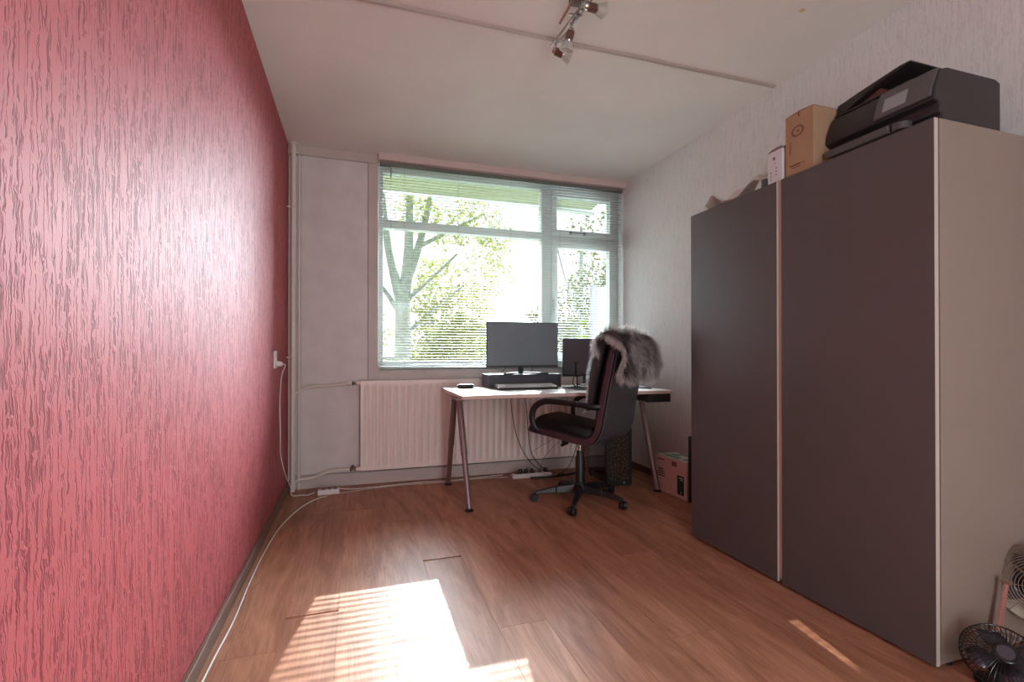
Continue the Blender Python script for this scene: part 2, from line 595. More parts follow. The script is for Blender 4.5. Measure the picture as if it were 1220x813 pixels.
struct(link('baseboard_back', MB().box(-.44, XR, YB - .03, YB, .0, .085).box(-.44, XR, YB - .036, YB, .085, .098), M['backtrim'], bevel=.002), 'pale kickboard under the radiator', 'baseboard')
struct(link('baseboard_left', MB().box(XL, XL + .016, YF, YB, 0, .062), M['skirting'], bevel=.003), 'brown wooden skirting along the pink wall', 'baseboard')
struct(link('baseboard_right', MB().box(XR - .016, XR, YF, YB - .036, 0, .058), M['skirting_dark'], bevel=.003), 'dark brown skirting along the white wall', 'baseboard')
ceil = struct(link('ceiling', MB().box(XL - .2, XR + .2, YF - .2, YB + .3, ZC, ZC + .15), M['ceiling'], smooth=0), 'off-white textured ceiling', 'ceiling')
struct(link('trim_1', MB().box(XL, XR - .02, 2.243, 2.262, ZC - .010, ZC + .002), plain('cable_duct', srgb(176, 164, 156), .5), bevel=.002), 'narrow cable duct across the ceiling', 'trim')
struct(link('trim_2', MB().box(.165, XR, YB - .085, YB - .002, 2.555, ZC), M['pelmet'], bevel=.003), 'pale wooden pelmet board over the blind', 'trim')

# window
win = bpy.data.objects.new('window_1', None)
COL.objects.link(win)
win.location = (1.27, YB + .07, WZ0)
struct(win, 'grey painted window with fixed panes and a top-hung vent', 'window')
def wpart(name, mb, mat, **k):
    o = link(name, mb, mat, win, **k)
    o.location = -Vector(win.location)
    return o
FY0, FY1 = YB + .07, YB + .14
fx0, fx1 = .168, 2.37
wpart('frame', MB().box(fx0, fx0 + .04, FY0, FY1, WZ0, WZ1).box(2.33, fx1, FY0, FY1, WZ0, WZ1).box(fx0 + .04, 2.33, FY0, FY1, WZ0, WZ0 + .05).box(fx0 + .04, 2.33, FY0, FY1, WZ1 - .05, WZ1), M['winframe'], bevel=.003)
wpart('mullion', MB().box(1.592, 1.68, FY0 - .01, FY1 + .01, WZ0 + .05, WZ1 - .05), M['winframe'], bevel=.004)
wpart('transom', MB().box(fx0 + .04, 1.592, FY0, FY1, 2.055, 2.125), M['winframe'], bevel=.004)
wpart('transom', MB().box(1.68, 2.33, FY0, FY1, 2.055, 2.10), M['winframe'], bevel=.004)
def sash(x0, x1, z0, z1, w, name):
    m = MB().box(x0, x0 + w, FY0 - .02, FY1 - .02, z0, z1).box(x1 - w, x1, FY0 - .02, FY1 - .02, z0, z1)
    m.box(x0 + w, x1 - w, FY0 - .02, FY1 - .02, z0, z0 + w).box(x0 + w, x1 - w, FY0 - .02, FY1 - .02, z1 - w, z1)
    return wpart(name, m, M['winframe'], bevel=.004)
sash(1.685, 2.33, 2.103, 2.508, .052, 'vent_sash')
sash(1.685, 2.33, WZ0 + .052, 2.053, .06, 'casement_sash')
for a in ((fx0 + .04, 1.592, WZ0 + .05, 2.055), (fx0 + .04, 1.592, 2.125, WZ1 - .05), (1.737, 2.278, 2.155, 2.456), (1.745, 2.27, WZ0 + .112, 1.993)):
    wpart('pane', MB().box(a[0], a[1], FY0 + .03, FY0 + .036, a[2], a[3]), M['glass'], smooth=0)
wpart('stay', MB().box(1.86, 2.03, FY0 - .035, FY0 - .028, 2.126, 2.134).box(1.86, 1.872, FY0 - .036, FY0 - .019, 2.12, 2.14).box(2.0, 2.012, FY0 - .036, FY0 - .019, 2.12, 2.14), M['ink'])
wpart('sill', MB().box(fx0, fx1, YB, FY0, WZ0 - .001, WZ0 + .012), M['winframe'], bevel=.003)
wpart('handle', MB().box(1.70, 1.72, FY0 - .045, FY0 - .02, 1.40, 1.52), M['winframe'], bevel=.004)

# ------------------------------------------------------------------ venetian blind
BY = YB - .028
bl = thing('venetian_blind', 'grey horizontal slat venetian blind covering the whole window', 'blind', (1.265, BY, .9))
def bpart(name, mb, mat, parent=None, **k):
    o = link(name, mb, mat, bl, **k)
    o.location = -Vector(bl.location)
    return o
bpart('head_rail', MB().box(.178, 2.36, BY - .014, BY + .014, 2.527, 2.555), M['rail'], bevel=.002)
bpart('bottom_rail', MB().box(.178, 2.36, BY - .013, BY + .013, .898, .910), M['rail'], bevel=.003)
NS = 71
pitch = (2.522 - .918) / (NS - 1)
sm = MB()
hw = .0125
tilt = math.radians(7)
prof = []
for k in range(5):
    u = -1 + k / 2
    y0, z0 = u * hw, .0016 * (1 - u * u)
    prof.append((y0 * math.cos(tilt) - z0 * math.sin(tilt), y0 * math.sin(tilt) + z0 * math.cos(tilt)))
vs = [(x_, y_, z_) for x_ in (-1.088, 1.088) for (y_, z_) in prof]
sm.add(vs, [(k, k + 1, k + 6, k + 5) for k in range(4)])
slat0 = link('slat', sm, M['slat'], bl, smooth=60)
so = slat0.modifiers.new('thickness', 'SOLIDIFY')
so.thickness = .0003
for i in range(NS):
    s_ = slat0 if i == 0 else slat0.copy()
    if i: COL.objects.link(s_)
    s_.parent = bl
    s_.location = (.004, 0, .918 + i * pitch - .9)
for xx in (.37, .81, 1.27, 1.73, 2.2):
    bpart('ladder_cord', MB().box(xx - .0006, xx + .0006, BY - .0135, BY - .0125, .905, 2.53).box(xx - .0006, xx + .0006, BY + .0125, BY + .0135, .905, 2.53), M['cord'], smooth=0)
bpart('tilt_wand', MB().tube([(.262, BY - .022, 2.52), (.262, BY - .022, 2.43)], .004, 8).tube([(.262, BY - .022, 2.43), (.262, BY - .022, 1.35)], .0012, 6), M['rail'])

# ------------------------------------------------------------------ radiator
RX0, RX1, RZ0, RZ1, RY = .035, 1.86, .125, .812, 3.925
rad = thing('radiator', 'long cream panel radiator under the window', 'radiator', (.95, RY + .04, 0))
def rpart(name, mb, mat, **k):
    o = link(name, mb, mat, rad, **k)
    o.location = -Vector(rad.location)
    return o
rm = MB()
nr = 33
pr = (RX1 - RX0 - .03) / nr
cols = [RX0, RX0 + .012]
xs, dep = [RX0, RX0 + .012], [0, 0]
for k in range(nr):
    x0 = RX0 + .015 + k * pr
    for f, d in ((.0, 0), (.28, 0), (.42, 1), (.70, 1), (.86, 0)):
        xs.append(x0 + f * pr); dep.append(d)
xs += [RX1 - .012, RX1]; dep += [0, 0]
zl = [(RZ0, 0), (RZ0 + .03, 0), (RZ0 + .055, 1), (RZ1 - .055, 1), (RZ1 - .035, 0), (RZ1, 0)]
vs, fs = [], []
for z_, act in zl:
    for x_, d_ in zip(xs, dep):
        vs.append((x_, RY + (.009 * d_ if act else 0), z_))
n_ = len(xs)
for i in range(len(zl) - 1):
    for k in range(n_ - 1):
        fs.append((i * n_ + k, i * n_ + k + 1, (i + 1) * n_ + k + 1, (i + 1) * n_ + k))
rm.add(vs, fs)
rm.box(RX0, RX1, RY + .012, RY + .022, RZ0, RZ1)
rpart('front_panel', rm, M['radiator'], smooth=50)
rpart('rim', MB().box(RX0 - .003, RX1 + .003, RY - .002, RY + .055, RZ1, RZ1 + .006).box(RX0 - .004, RX0, RY - .001, RY + .055, RZ0, RZ1).box(RX1, RX1 + .004, RY - .001, RY + .055, RZ0, RZ1).box(RX0, RX1, RY - .001, RY + .05, RZ0 - .004, RZ0), M['radiator'], bevel=.002)
for z_ in (RZ0 + .01, RZ1 - .012):
    rpart('end_fitting', MB().lathe([(0, -.03), (.014, -.03), (.018, -.02), (.018, .012), (.012, .02), (0, .02)], 16, Matrix.Translation((RX0 - .005, RY + .03, z_)) @ Matrix.Rotation(PI / 2, 4, 'Y')), M['radiator'])
for x_ in (.4, 1.5):
    rpart('wall_bracket', MB().box(x_, x_ + .03, RY + .056, YB - .019, .3, .6), M['radiator'])

# heating pipes
pipes = thing('heating_riser_pipe', 'pale vertical heating pipe in the corner beside the pink wall', 'pipe', (-.445, 3.955, 0))
def ppart(name, mb, mat, **k):
    o = link(name, mb, mat, pipes, **k)
    o.location = -Vector(pipes.location)
    return o
ppart('pipe', MB().tube([(-.448, 3.945, 0.0), (-.448, 3.945, ZC)], .0165, 16), M['pipe'])
ppart('pipe', MB().tube([(-.412, 3.985, 0.0), (-.412, 3.985, 2.53)], .0085, 12), M['pipe'])
ppart('collar', MB().lathe([(.017, 0), (.034, 0), (.034, .008), (.024, .02), (.017, .022)], 20, Matrix.Translation((-.448, 3.945, ZC - .022))), M['pipe'])
for z_ in (1.0, 2.12):
    ppart('clamp', MB().tube([(XL, 3.93, z_), (-.462, 3.94, z_)], .006, 8).tube([(-.47, 3.925, z_), (-.428, 3.925, z_)], .004, 6), M['pipe'])
def branch(name, lab, pts, z_):
    o = thing(name, lab, 'pipe', pts[-1])
    def q(n, mb, m):
        p = link(n, mb, m, o)
        p.location = -Vector(o.location)
    q('pipe', MB().tube(smooth_path(pts, 8), .0105, 12), M['pipe'])
    e = Vector(pts[-1])
    q('valve_body', MB().lathe([(0, 0), (.012, 0), (.015, .004), (.015, .012), (.010, .014), (.010, .03), (.014, .032), (.014, .046), (0, .046)], 14, Matrix.Translation(e) @ Matrix.Rotation(PI / 2, 4, 'Y')), M['brass'])
    if z_ > .5:
        q('valve_knob', MB().lathe([(0, 0), (.013, 0), (.019, .01), (.019, .026), (.014, .034), (0, .034)], 14, Matrix.Translation(e + Vector((-.035, 0, 0))) @ Matrix.Rotation(PI / 2, 4, 'Y')), M['pipe'])
    else:
        q('valve_knob', MB().lathe([(0, 0), (.010, 0), (.010, .022), (0, .024)], 12, Matrix.Translation(e + Vector((.022, 0, .008)))), M['brass'])
    return o
branch('heating_branch_pipe', 'upper pale pipe bending from the corner riser to the radiator top', [(-.44, 3.95, .725), (-.42, 3.95, .735), (-.37, 3.95, .765), (-.31, 3.95, .778), (-.15, 3.955, .785), (-.03, 3.955, .797)], .8)
branch('heating_branch_pipe', 'lower pale pipe curving from the corner riser to the radiator bottom', [(-.44, 3.95, .06), (-.42, 3.95, .075), (-.40, 3.95, .083), (-.33, 3.95, .088), (-.26, 3.95, .108), (-.19, 3.952, .131), (-.12, 3.955, .134), (-.045, 3.955, .135)], .1)

# ================================================================== WARDROBE
wd = thing('wardrobe', 'tall cream wardrobe with two matte dark grey doors', 'wardrobe', (2.08, 1.685, 0))
def wdp(name, mb, mat, parent=None, **k):
    o = link(name, mb, mat, wd, **k)
    o.location = -Vector(wd.location)
    return o
WY0, WY1, WF, WBk, WH = 1.082, 2.29, 1.79, 2.352, 1.800
def wbox(name, *a, mat='cream', bevel=.0012):
    return wdp(name, MB().box(*a), M[mat], bevel=bevel)
CF = WF + .024
for y0 in (WY0, WY1 - .018): wbox('side_panel', CF, WBk, y0, y0 + .018, .018, WH, mat='creamshade')
wbox('middle_panel', CF, WBk, 1.684, 1.702, .03, WH - .019)
wbox('top_panel', CF, WBk, WY0 + .0185, WY1 - .0185, WH - .018, WH - .0005)
wbox('bottom_panel', CF, WBk, WY0 + .0185, WY1 - .0185, .03, .048)
wbox('back_panel', WBk - .006, WBk, WY0 + .02, WY1 - .02, .05, WH - .02)
wbox('plinth', CF + .03, CF + .045, WY0 + .02, WY1 - .02, .0, .03)
for y0 in (WY0 + .02, WY1 - .05):
    for x0 in (CF + .06, WBk - .08):
        wdp('foot', MB().lathe([(0, 0), (.015, 0), (.015, .018), (0, .018)], 12, Matrix.Translation((x0, y0 + (.002 if y0 < 1.5 else .02), 0))), M['black'])
for y0, y1 in ((WY0, 1.682), (1.704, WY1)):
    d = wdp('door', MB().box(WF + .0005, WF + .018, y0 + .0006, y1 - .0006, .0135, WH - .0005), M['cream'], bevel=.0008)
    f_ = link('door_face', MB().box(WF - .001, WF + .0006, y0 + .0016, y1 - .0016, .0145, WH - .0015), M['door'], d)
wbox('stile_strip', WF + .006, CF, 1.683, 1.703, .03, WH - .001)

# ================================================================== DESK
dk = thing('desk', 'white topped office desk on four purplish grey metal legs', 'desk', (1.41, 3.43, 0))
def dp(name, mb, mat, **k):
    o = link(name, mb, mat, dk, **k)
    o.location = -Vector(dk.location)
    return o
DX0, DX1, DY0, DY1, DZ = .64, 2.205, 3.03, 3.83, .76
dp('desktop', MB().box(DX0, DX1, DY0, DY1, DZ - .003, DZ), M['desktop'], bevel=.001)
dp('edge_band', MB().box(DX0, DX1, DY0, DY1, DZ - .024, DZ - .0032), M['deskedge'], bevel=.0015)
def leg(tx, ty, fx, fy):
    top = Vector((tx, ty, .70)); bot = Vector((fx, fy, .012))
    j = top.lerp(bot, .52)
    m = MB().tube([top, j], [.0225, .0225], 20).tube([j, bot], [.0195, .0185], 20)
    o = dp('leg', m, M['satin'])
    r = link('ring', MB().tube([top.lerp(bot, .515), top.lerp(bot, .525)], .0235, 20), M['satin'], o)
    f = link('foot', MB().lathe([(0, 0), (.028, 0), (.029, .005), (.022, .012), (0, .014)], 20, Matrix.Translation((fx, fy, 0))), M['black'], o)
    return o
leg(.692, 3.375, .705, 3.113); leg(.682, 3.50, .690, 3.79)
leg(2.135, 3.345, 2.145, 3.13); leg(2.135, 3.50, 2.15, 3.79)
for x_ in (.69, 2.135):
    dp('bracket', MB().box(x_ - .03, x_ + .03, 3.33, 3.54, .70, .716).box(x_ - .022, x_ + .022, 3.12, 3.74, .716, .7358), M['satin'], bevel=.004)
dp('beam', MB().box(.72, 2.10, 3.41, 3.46, .712, .7355), M['satin'], bevel=.002)
tag(link('drawer_unit', MB().box(2.015, 2.208, 3.055, 3.10, .672, .7355).box(2.015, 2.208, 3.10, 3.32, .678, .7355), M['black'], bevel=.003), 'black shallow box hanging under the right end of the desktop', 'drawer')

# desk things
rs = thing('monitor_riser', 'dark slate shelf under the large monitor', 'monitor stand', (1.27, 3.71, DZ))
def mk(root, name, mb, mat, **k):
    o = link(name, mb, mat, root, **k)
    o.location = -Vector(root.location)
    return o
mk(rs, 'top_board', MB().box(.97, 1.57, 3.60, 3.82, .850, .866), M['riser'], bevel=.002)
mk(rs, 'side_board', MB().box(.97, .984, 3.60, 3.82, DZ, .8498), M['riser'], bevel=.001)
mk(rs, 'side_board', MB().box(1.556, 1.57, 3.60, 3.82, DZ, .8498), M['riser'], bevel=.001)
mk(rs, 'front_board', MB().box(.9842, 1.5558, 3.605, 3.617, DZ, .8498), M['riser'], bevel=.001)

def monitor(lab, cx, cy, z0, zt, w, base_z, rz, scr, wide):
    o = thing('monitor', lab, 'monitor', (cx, cy, base_z), rz)
    h = zt - z0
    b = z0 - base_z
    link('casing', MB().box(-w / 2, w / 2, -.008, .018, b, b + h).box(-w * .3, w * .3, .018, .045, b + h * .2, b + h * .75), M['monitor'], o, bevel=.003)
    link('screen', MB().box(-w / 2 + .006, w / 2 - .006, -.0105, -.0082, b + .016, b + h - .006), scr, o)
    link('neck', MB().extrude([(-.022, .002), (.022, .002), (.022, b + .06), (-.022, b + .06)], 'y', .046, .066), M['black'], o, bevel=.004)
    if wide:
        link('foot', MB().extrude([(-.19, -.09), (-.17, -.10), (0, .03), (.17, -.10), (.19, -.09), (.03, .075), (-.03, .075)], 'z', 0, .012), M['black'], o, bevel=.003)
    else:
        link('foot', MB().box(-.07, .07, -.05, .10, 0, .01), M['black'], o, bevel=.003)
    return o
monitor('large widescreen monitor standing on the slate shelf', 1.268, 3.67, .918, 1.278, .6, .866, 0, M['screen'], True)
monitor('smaller dark monitor partly behind the office chair', 1.86, 3.70, .838, 1.153, .45, DZ, math.radians(-4), M['screen_b'], False)

kb = thing('keyboard', 'full-size keyboard with pale keycaps in front of the shelf', 'keyboard', (1.225, 3.47, DZ))
link('case', MB().extrude([(-.07, 0), (.07, 0), (.07, .03), (-.07, .014)], 'x', -.235, .235), M['black'], kb, bevel=.004)
km = MB()
for r_ in range(5):
    for c_ in range(21):
        if r_ == 0 and 3 < c_ < 10: continue
        y_ = -.058 + r_ * .024; z_ = .016 + (y_ + .07) * .114
        x_ = -.226 + c_ * .0217
        km.box(x_, x_ + .018, y_, y_ + .019, z_ - .002, z_ + .009)
y_ = -.058; z_ = .016 + .0014
km.box(-.226 + 4 * .0217, -.226 + 9 * .0217 + .018, y_, y_ + .019, z_ - .002, z_ + .009)
ko = link('keys', km, M['key'], kb)
ko['kind'] = 'stuff'

mic = thing('desk_microphone', 'black upright microphone on a small stand between the monitors', 'microphone', (1.655, 3.48, DZ), math.radians(15))
link('body', MB().box(-.024, .024, -.012, .012, .085, .205), M['black'], mic, bevel=.008)
link('grille', MB().box(-.019, .019, -.0145, -.0125, .10, .195), M['printer_grey'], mic, bevel=.001)
link('stem', MB().tube([(0, 0, .01), (0, .004, .09)], .005, 10), M['black'], mic)
link('base', MB().lathe([(0, 0), (.05, 0), (.05, .006), (.02, .014), (0, .016)], 24), M['black'], mic)
link('arm', MB().tube(smooth_path([(-.02, -.01, .012), (-.055, -.015, .03), (-.05, -.01, .07), (-.022, 0, .11)]), .0035, 8), M['black'], mic)
mo = thing('computer_mouse', 'small black mouse on the dark mousepad', 'mouse', (1.72, 3.35, DZ + .0045))
link('shell', MB().lathe([(0, .032), (.016, .030), (.026, .02), (.030, .008), (.028, 0), (0, 0)], 18, Matrix.Diagonal((1, 1.6, 1, 1))), M['black'], mo)
link('wheel', MB().lathe([(0, -.003), (.007, -.003), (.007, .003), (0, .003)], 12, Matrix.Translation((0, -.02, .026)) @ Matrix.Rotation(PI / 2, 4, 'Y')), M['printer_grey'], mo)
tag(link('mousepad', MB().box(1.54, 1.82, 3.26, 3.52, DZ + .0003, DZ + .0043), M['mat'], bevel=.0015), 'dark mousepad at the keyboard\'s end', 'mousepad')
tag(link('blue_folder', MB().extrude([(1.93, 3.36), (2.13, 3.18), (2.19, 3.50), (2.0, 3.62)], 'z', DZ + .0003, DZ + .010), M['bluemat'], bevel=.002), 'flat dark blue folder on the right end of the desk', 'folder')

gd = thing('headset_pouch', 'small black pouch with a cord on the desk\'s left corner', 'pouch', (.80, 3.66, DZ + .0036))
pm = MB()
pm.lathe([(0, .0), (.058, .0), (.068, .010), (.066, .022), (.052, .030), (.03, .026), (0, .030)], 20, Matrix.Diagonal((1, .55, 1, 1)))
link('body', pm, M['black'], gd)
link('zip', MB().tube([(.0675 * math.cos(a), .0675 * .55 * math.sin(a), .016) for a in [2 * PI * k / 24 for k in range(25)]], .0022, 6), M['printer_grey'], gd)
link('cord', MB().tube(smooth_path([(-.062, .0, .008), (-.09, -.01, .0025), (-.12, .0, .0018)]), .0018, 6), M['black'], gd)
tag(link('envelope', MB().box(-.11, .11, -.055, .055, 0, .003), plain('envelope_paper', srgb(222, 188, 184), .6), loc=(.80, 3.66, DZ + .0003)), 'pinkish white envelope beneath the black pouch', 'envelope')

# ================================================================== OFFICE CHAIR
CHX, CHY, CHR = 1.49, 3.09, math.radians(126)
ch = thing('office_chair', 'black swivel office chair with armrests and a grey vinyl back', 'chair', (CHX, CHY, 0), CHR)
# five-star base
angs = [-124, -52, 20, 92, 164]
link('column', MB().lathe([(0, .09), (.034, .09), (.034, .30), (.026, .32), (.026, .35), (0, .35)], 20), M['black'], ch)
link('hub', MB().lathe([(0, .06), (.045, .062), (.052, .08), (.05, .115), (.036, .135), (0, .135)], 20), M['black'], ch)
link('gas_lift', MB().lathe([(0, .30), (.015, .30), (.015, .455), (0, .455)], 16), M['chrome'], ch)
for a_ in angs:
    a = math.radians(a_) - CHR
    R = Matrix.Rotation(a, 4, 'Z')
    m = MB()
    for (r0, z0, w0, h0), (r1, z1, w1, h1) in (((.03, .075, .028, .06), (.17, .072, .022, .045)), ((.17, .072, .022, .045), (.315, .062, .014, .022))):
        vs = []
        for r_, z_, w_, h_ in ((r0, z0, w0, h0), (r1, z1, w1, h1)):
            for sy, sz in ((-1, 0), (1, 0), (.7, 1), (-.7, 1)):
                vs.append(R @ Vector((r_, sy * w_, z_ + sz * h_ - .012)))
        m.add(vs, [(0, 1, 2, 3), (7, 6, 5, 4), (0, 4, 5, 1), (1, 5, 6, 2), (2, 6, 7, 3), (3, 7, 4, 0)])
    lg = link('leg', m, M['black'], ch, bevel=.006)
    T = Matrix.Rotation(a, 4, 'Z') @ Matrix.Translation((.31, 0, 0)) @ Matrix.Rotation(random.uniform(-1.2, 1.2), 4, 'Z')
    cm = MB()
    W = T @ Matrix.Translation((.012, 0, .026)) @ Matrix.Rotation(PI / 2, 4, 'X')
    for s_ in (-1, 1):
        cm.lathe([(0, s_ * .006), (.024, s_ * .006), (.026, s_ * .009), (.026, s_ * .020), (.022, s_ * .024), (0, s_ * .024)], 18, W)
    cm.lathe([(0, -.006), (.010, -.006), (.010, .006), (0, .006)], 10, W)
    cm.tube([T @ Vector((0, 0, .045)), T @ Vector((0, 0, .066))], .008, 10)
    cm.lathe([(0, -.004), (.028, -.004), (.028, .004), (0, .004)], 18, W)
    link('caster', cm, M['black'], ch)
link('mechanism', MB().box(-.09, .14, -.06, .06, .43, .466), M['black'], ch, bevel=.006)
link('tension_knob', MB().lathe([(0, -.075), (.024, -.073), (.027, -.02), (.022, 0), (0, 0)], 18, Matrix.Translation((.12, .0, .455))), M['black'], ch)
link('tilt_lever', MB().tube([(.0, .05, .44), (.0, .20, .43)], .005, 8).tube([(.0, .20, .43), (.0, .25, .425)], .010, 10), M['black'], ch)
# seat/back shell: an L-shaped padded ribbon
shell_path = smooth_path([(.265, .530), (.21, .515), (.05, .495), (-.12, .472), (-.205, .482), (-.250, .55), (-.270, .66), (-.300, .82), (-.330, .97), (-.350, 1.095)], 5)
def ribbon(path, t0, t1, wf, mbx, nw=9, crown=0, bow=0):
    """solid band along path (local x,z) between offsets t0 and t1; wf(i/n) gives the half width"""
    n = len(path)
    top, bot = [], []
    for i, p in enumerate(path):
        a = path[max(i - 1, 0)]; b = path[min(i + 1, n - 1)]
        t = Vector((b[0] - a[0], b[1] - a[1])).normalized()
        nn = Vector((-t.y, t.x)) * -1  # towards the sitter / upwards
        w = wf(i / (n - 1))
        rt, rb = [], []
        for k in range(nw):
            u = -1 + 2 * k / (nw - 1)
            c = (1 - abs(u) ** 4) ** .5 if crown else 1
            edge = 1 - .35 * max(0, abs(u) - .8) / .2
            bw = bow * u * u * min(1, i / (n * .45)) * (1 if i > n * .4 else 0)
            P0 = Vector((p[0], p[1])) + nn * (t0 + (0 if crown == 0 else 0) + bw)
            P1 = Vector((p[0], p[1])) + nn * (t0 + (t1 - t0) * (c if crown else 1) * edge + bw)
            rb.append(Vector((P0.x, u * w, P0.y)))
            rt.append(Vector((P1.x, u * w, P1.y)))
        top.append(rt); bot.append(rb)
    vs = [v for r_ in top for v in r_] + [v for r_ in bot for v in r_]
    N = n * nw
    fs = []
    for i in range(n - 1):
        for k in range(nw - 1):
            a = i * nw + k
            fs.append((a, a + 1, a + nw + 1, a + nw))
            fs.append((N + a, N + a + nw, N + a + nw + 1, N + a + 1))
        for k in (0, nw - 1):
            a = i * nw + k
            fs.append((a, a + nw, N + a + nw, N + a))
    for i in (0, n - 1):
        for k in range(nw - 1):
            a = i * nw + k
            fs.append((a, a + 1, N + a + 1, N + a))
    mbx.add(vs, fs)
    return mbx
sp = [(p.x, p.y) for p in [Vector((q[0], q[1])) for q in shell_path]]
def wsh(t): return .262 - .02 * max(0, (t - .5) * 2) - (.05 * ((t - .93) / .07) ** 2 if t > .93 else 0) - (.03 * ((.06 - t) / .06) ** 2 if t < .06 else 0)
link('shell', ribbon(sp, -.028, .03, wsh, MB()), M['leather_edge'], ch, smooth=60, bevel=.012, segs=3)
ns = len(sp)
seat_path = sp[1:int(ns * .50)]
back_path = sp[int(ns * .52):-1]
link('seat', ribbon(seat_path, .026, .075, lambda t: .235 - .02 * (2 * t - 1) ** 4, MB(), 13, 1), M['leather'], ch, smooth=60)
link('backrest', ribbon(back_path, .026, .07, lambda t: .215 - .03 * (2 * t - 1) ** 4, MB(), 13, 1), M['leather'], ch, smooth=60)
link('back_panel', ribbon(sp[int(ns * .45):-1], -.040, -.026, lambda t: .248 - .02 * t, MB()), M['backpanel'], ch, smooth=60, bevel=.006)
for s_ in (-1, 1):
    y_ = s_ * .272
    pth = smooth_path([(.17, s_ * .245, .50), (.195, y_, .525), (.215, y_ + s_ * .01, .59), (.195, y_ + s_ * .012, .66), (.13, y_ + s_ * .012, .705), (.04, y_ + s_ * .012, .713), (-.12, y_ + s_ * .01, .706), (-.23, y_, .693), (-.272, s_ * .25, .69)], 6)
    link('armrest', MB().tube(pth, .021, 12, flat=.62, up=(0, s_, 0)), M['black'], ch, smooth=60)

# fur throw over the backrest
fur = thing('fur_throw', 'shaggy grey brown faux fur throw draped over the chair back', 'throw', (CHX, CHY, 0), CHR)
base = MB()
tp = smooth_path([(-.165, .66), (-.190, .80), (-.222, .95), (-.250, 1.05), (-.280, 1.112), (-.335, 1.138), (-.395, 1.118), (-.428, 1.06), (-.436, .97), (-.422, .885)], 5)
tpl = [(p.x, p.y) for p in [Vector((q[0], q[1])) for q in tp]]
def wfur(t): return (.215 + .06 * min(1, t * 1.8)) - (.03 * ((t - .9) / .1) ** 2 if t > .9 else 0)
def fur_off(t): return 0
# path runs front -> over -> rear; normals must point outwards
def fur_surface(t, u):
    n = len(tpl) - 1
    f = t * n; i = min(int(f), n - 1); fr = f - i
    p = Vector(tpl[i]).lerp(Vector(tpl[i + 1]), fr)
    a = Vector(tpl[max(i - 1, 0)]); b = Vector(tpl[min(i + 2, n)])
    tn = (b - a).normalized()
    nn = Vector((-tn.y, tn.x))
    if t < .5 and nn.x < 0 and tn.y > .5: nn = -nn
    return p, nn
def outward(t):
    p, nn = fur_surface(t, 0)
    c = Vector((-.345, .95))
    if nn.dot(p - c) < 0: nn = -nn
    return p, nn
nt, nu = 34, 15
outer, inner = [], []
for i in range(nt + 1):
    t = i / nt
    p, nn = outward(t)
    w = wfur(t)
    for k in range(nu):
        u = -1 + 2 * k / (nu - 1)
        lump = .012 * noise.noise(Vector((t * 6, u * 3, 2.0)))
        wrap = 1 - .25 * abs(u) ** 3
        q = p + nn * ((.012 + .022 * min(1, t * 1.6)) * wrap + lump)
        outer.append((q.x, u * w + .008 * noise.noise(Vector((t * 9, u, 5))), q.y))
        q = p - nn * .004
        inner.append((q.x, u * w, q.y))
N = len(outer)
fs = []
for i in range(nt):
    for k in range(nu - 1):
        a = i * nu + k
        fs += [(a, a + 1, a + nu + 1, a + nu), (N + a, N + a + nu, N + a + nu + 1, N + a + 1)]
    for k in (0, nu - 1):
        a = i * nu + k
        fs.append((a, a + nu, N + a + nu, N + a))
for i in (0, nt):
    for k in range(nu - 1):
        a = i * nu + k
        fs.append((a, a + 1, N + a + 1, N + a))
base.add(outer + inner, fs)
link('backing', base, M['furbase'], fur, smooth=60)
# strands
rg = random.Random(11)
sv, sf, suv = [], [], []
def strand(root, nrm, L, drop, curl, wd_):
    u0 = rg.random()
    d = (nrm + curl).normalized()
    side = d.cross(Vector((0, 0, 1)))
    if side.length < .1: side = Vector((0, 1, 0))
    side.normalize()
    pts = []
    p = root.copy()
    nseg = 3
    for k in range(nseg + 1):
        pts.append(p.copy())
        d = (d + Vector((0, 0, -drop))).normalized()
        p = p + d * (L / nseg)
    o = len(sv)
    for k, q in enumerate(pts):
        ww = wd_ * (1 - .85 * k / nseg)
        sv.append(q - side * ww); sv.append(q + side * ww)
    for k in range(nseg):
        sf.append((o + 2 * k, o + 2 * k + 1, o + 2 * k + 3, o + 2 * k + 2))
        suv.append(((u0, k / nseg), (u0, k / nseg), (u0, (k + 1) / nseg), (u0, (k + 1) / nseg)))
def add_strands(count):
    for _ in range(count):
        t = rg.random() ** .8
        u = rg.uniform(-1, 1)
        edge = rg.random() < .22
        if edge: u = math.copysign(1, u)
        p, nn = outward(t)
        w = wfur(t)
        n3 = Vector((nn.x, 0, nn.y))
        if edge: n3 = (n3 * .35 + Vector((0, u * 1.0, 0))).normalized()
        r0 = Vector((p.x, u * w, p.y)) + Vector((nn.x, 0, nn.y)) * (.006 + (.018 * min(1, t * 1.6) if not edge else 0) * rg.random())
        cl = Vector((noise.noise(Vector((t * 7, u * 4, 1))), noise.noise(Vector((t * 7, u * 4, 8))), noise.noise(Vector((t * 7, u * 4, 15))))) * 1.1
        cl += Vector((rg.uniform(-.35, .35), rg.uniform(-.35, .35), rg.uniform(-.3, .2)))
        L = (.04 if t < .34 else .074) * rg.uniform(.7, 1.25)
        strand(r0, n3, L, .42, cl, rg.uniform(.0009, .0019))
add_strands(19000)
me = bpy.data.meshes.new('fur_pile')
me.from_pydata([tuple(v) for v in sv], [], sf)
uvl = me.uv_layers.new(name='UVMap')
flat = []
for q in suv:
    for c in q: flat += [c[0], c[1]]
uvl.data.foreach_set('uv', flat)
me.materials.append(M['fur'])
fo = bpy.data.objects.new('fur_pile', me)
COL.objects.link(fo)
fo.parent = fur
fo['kind'] = 'stuff'

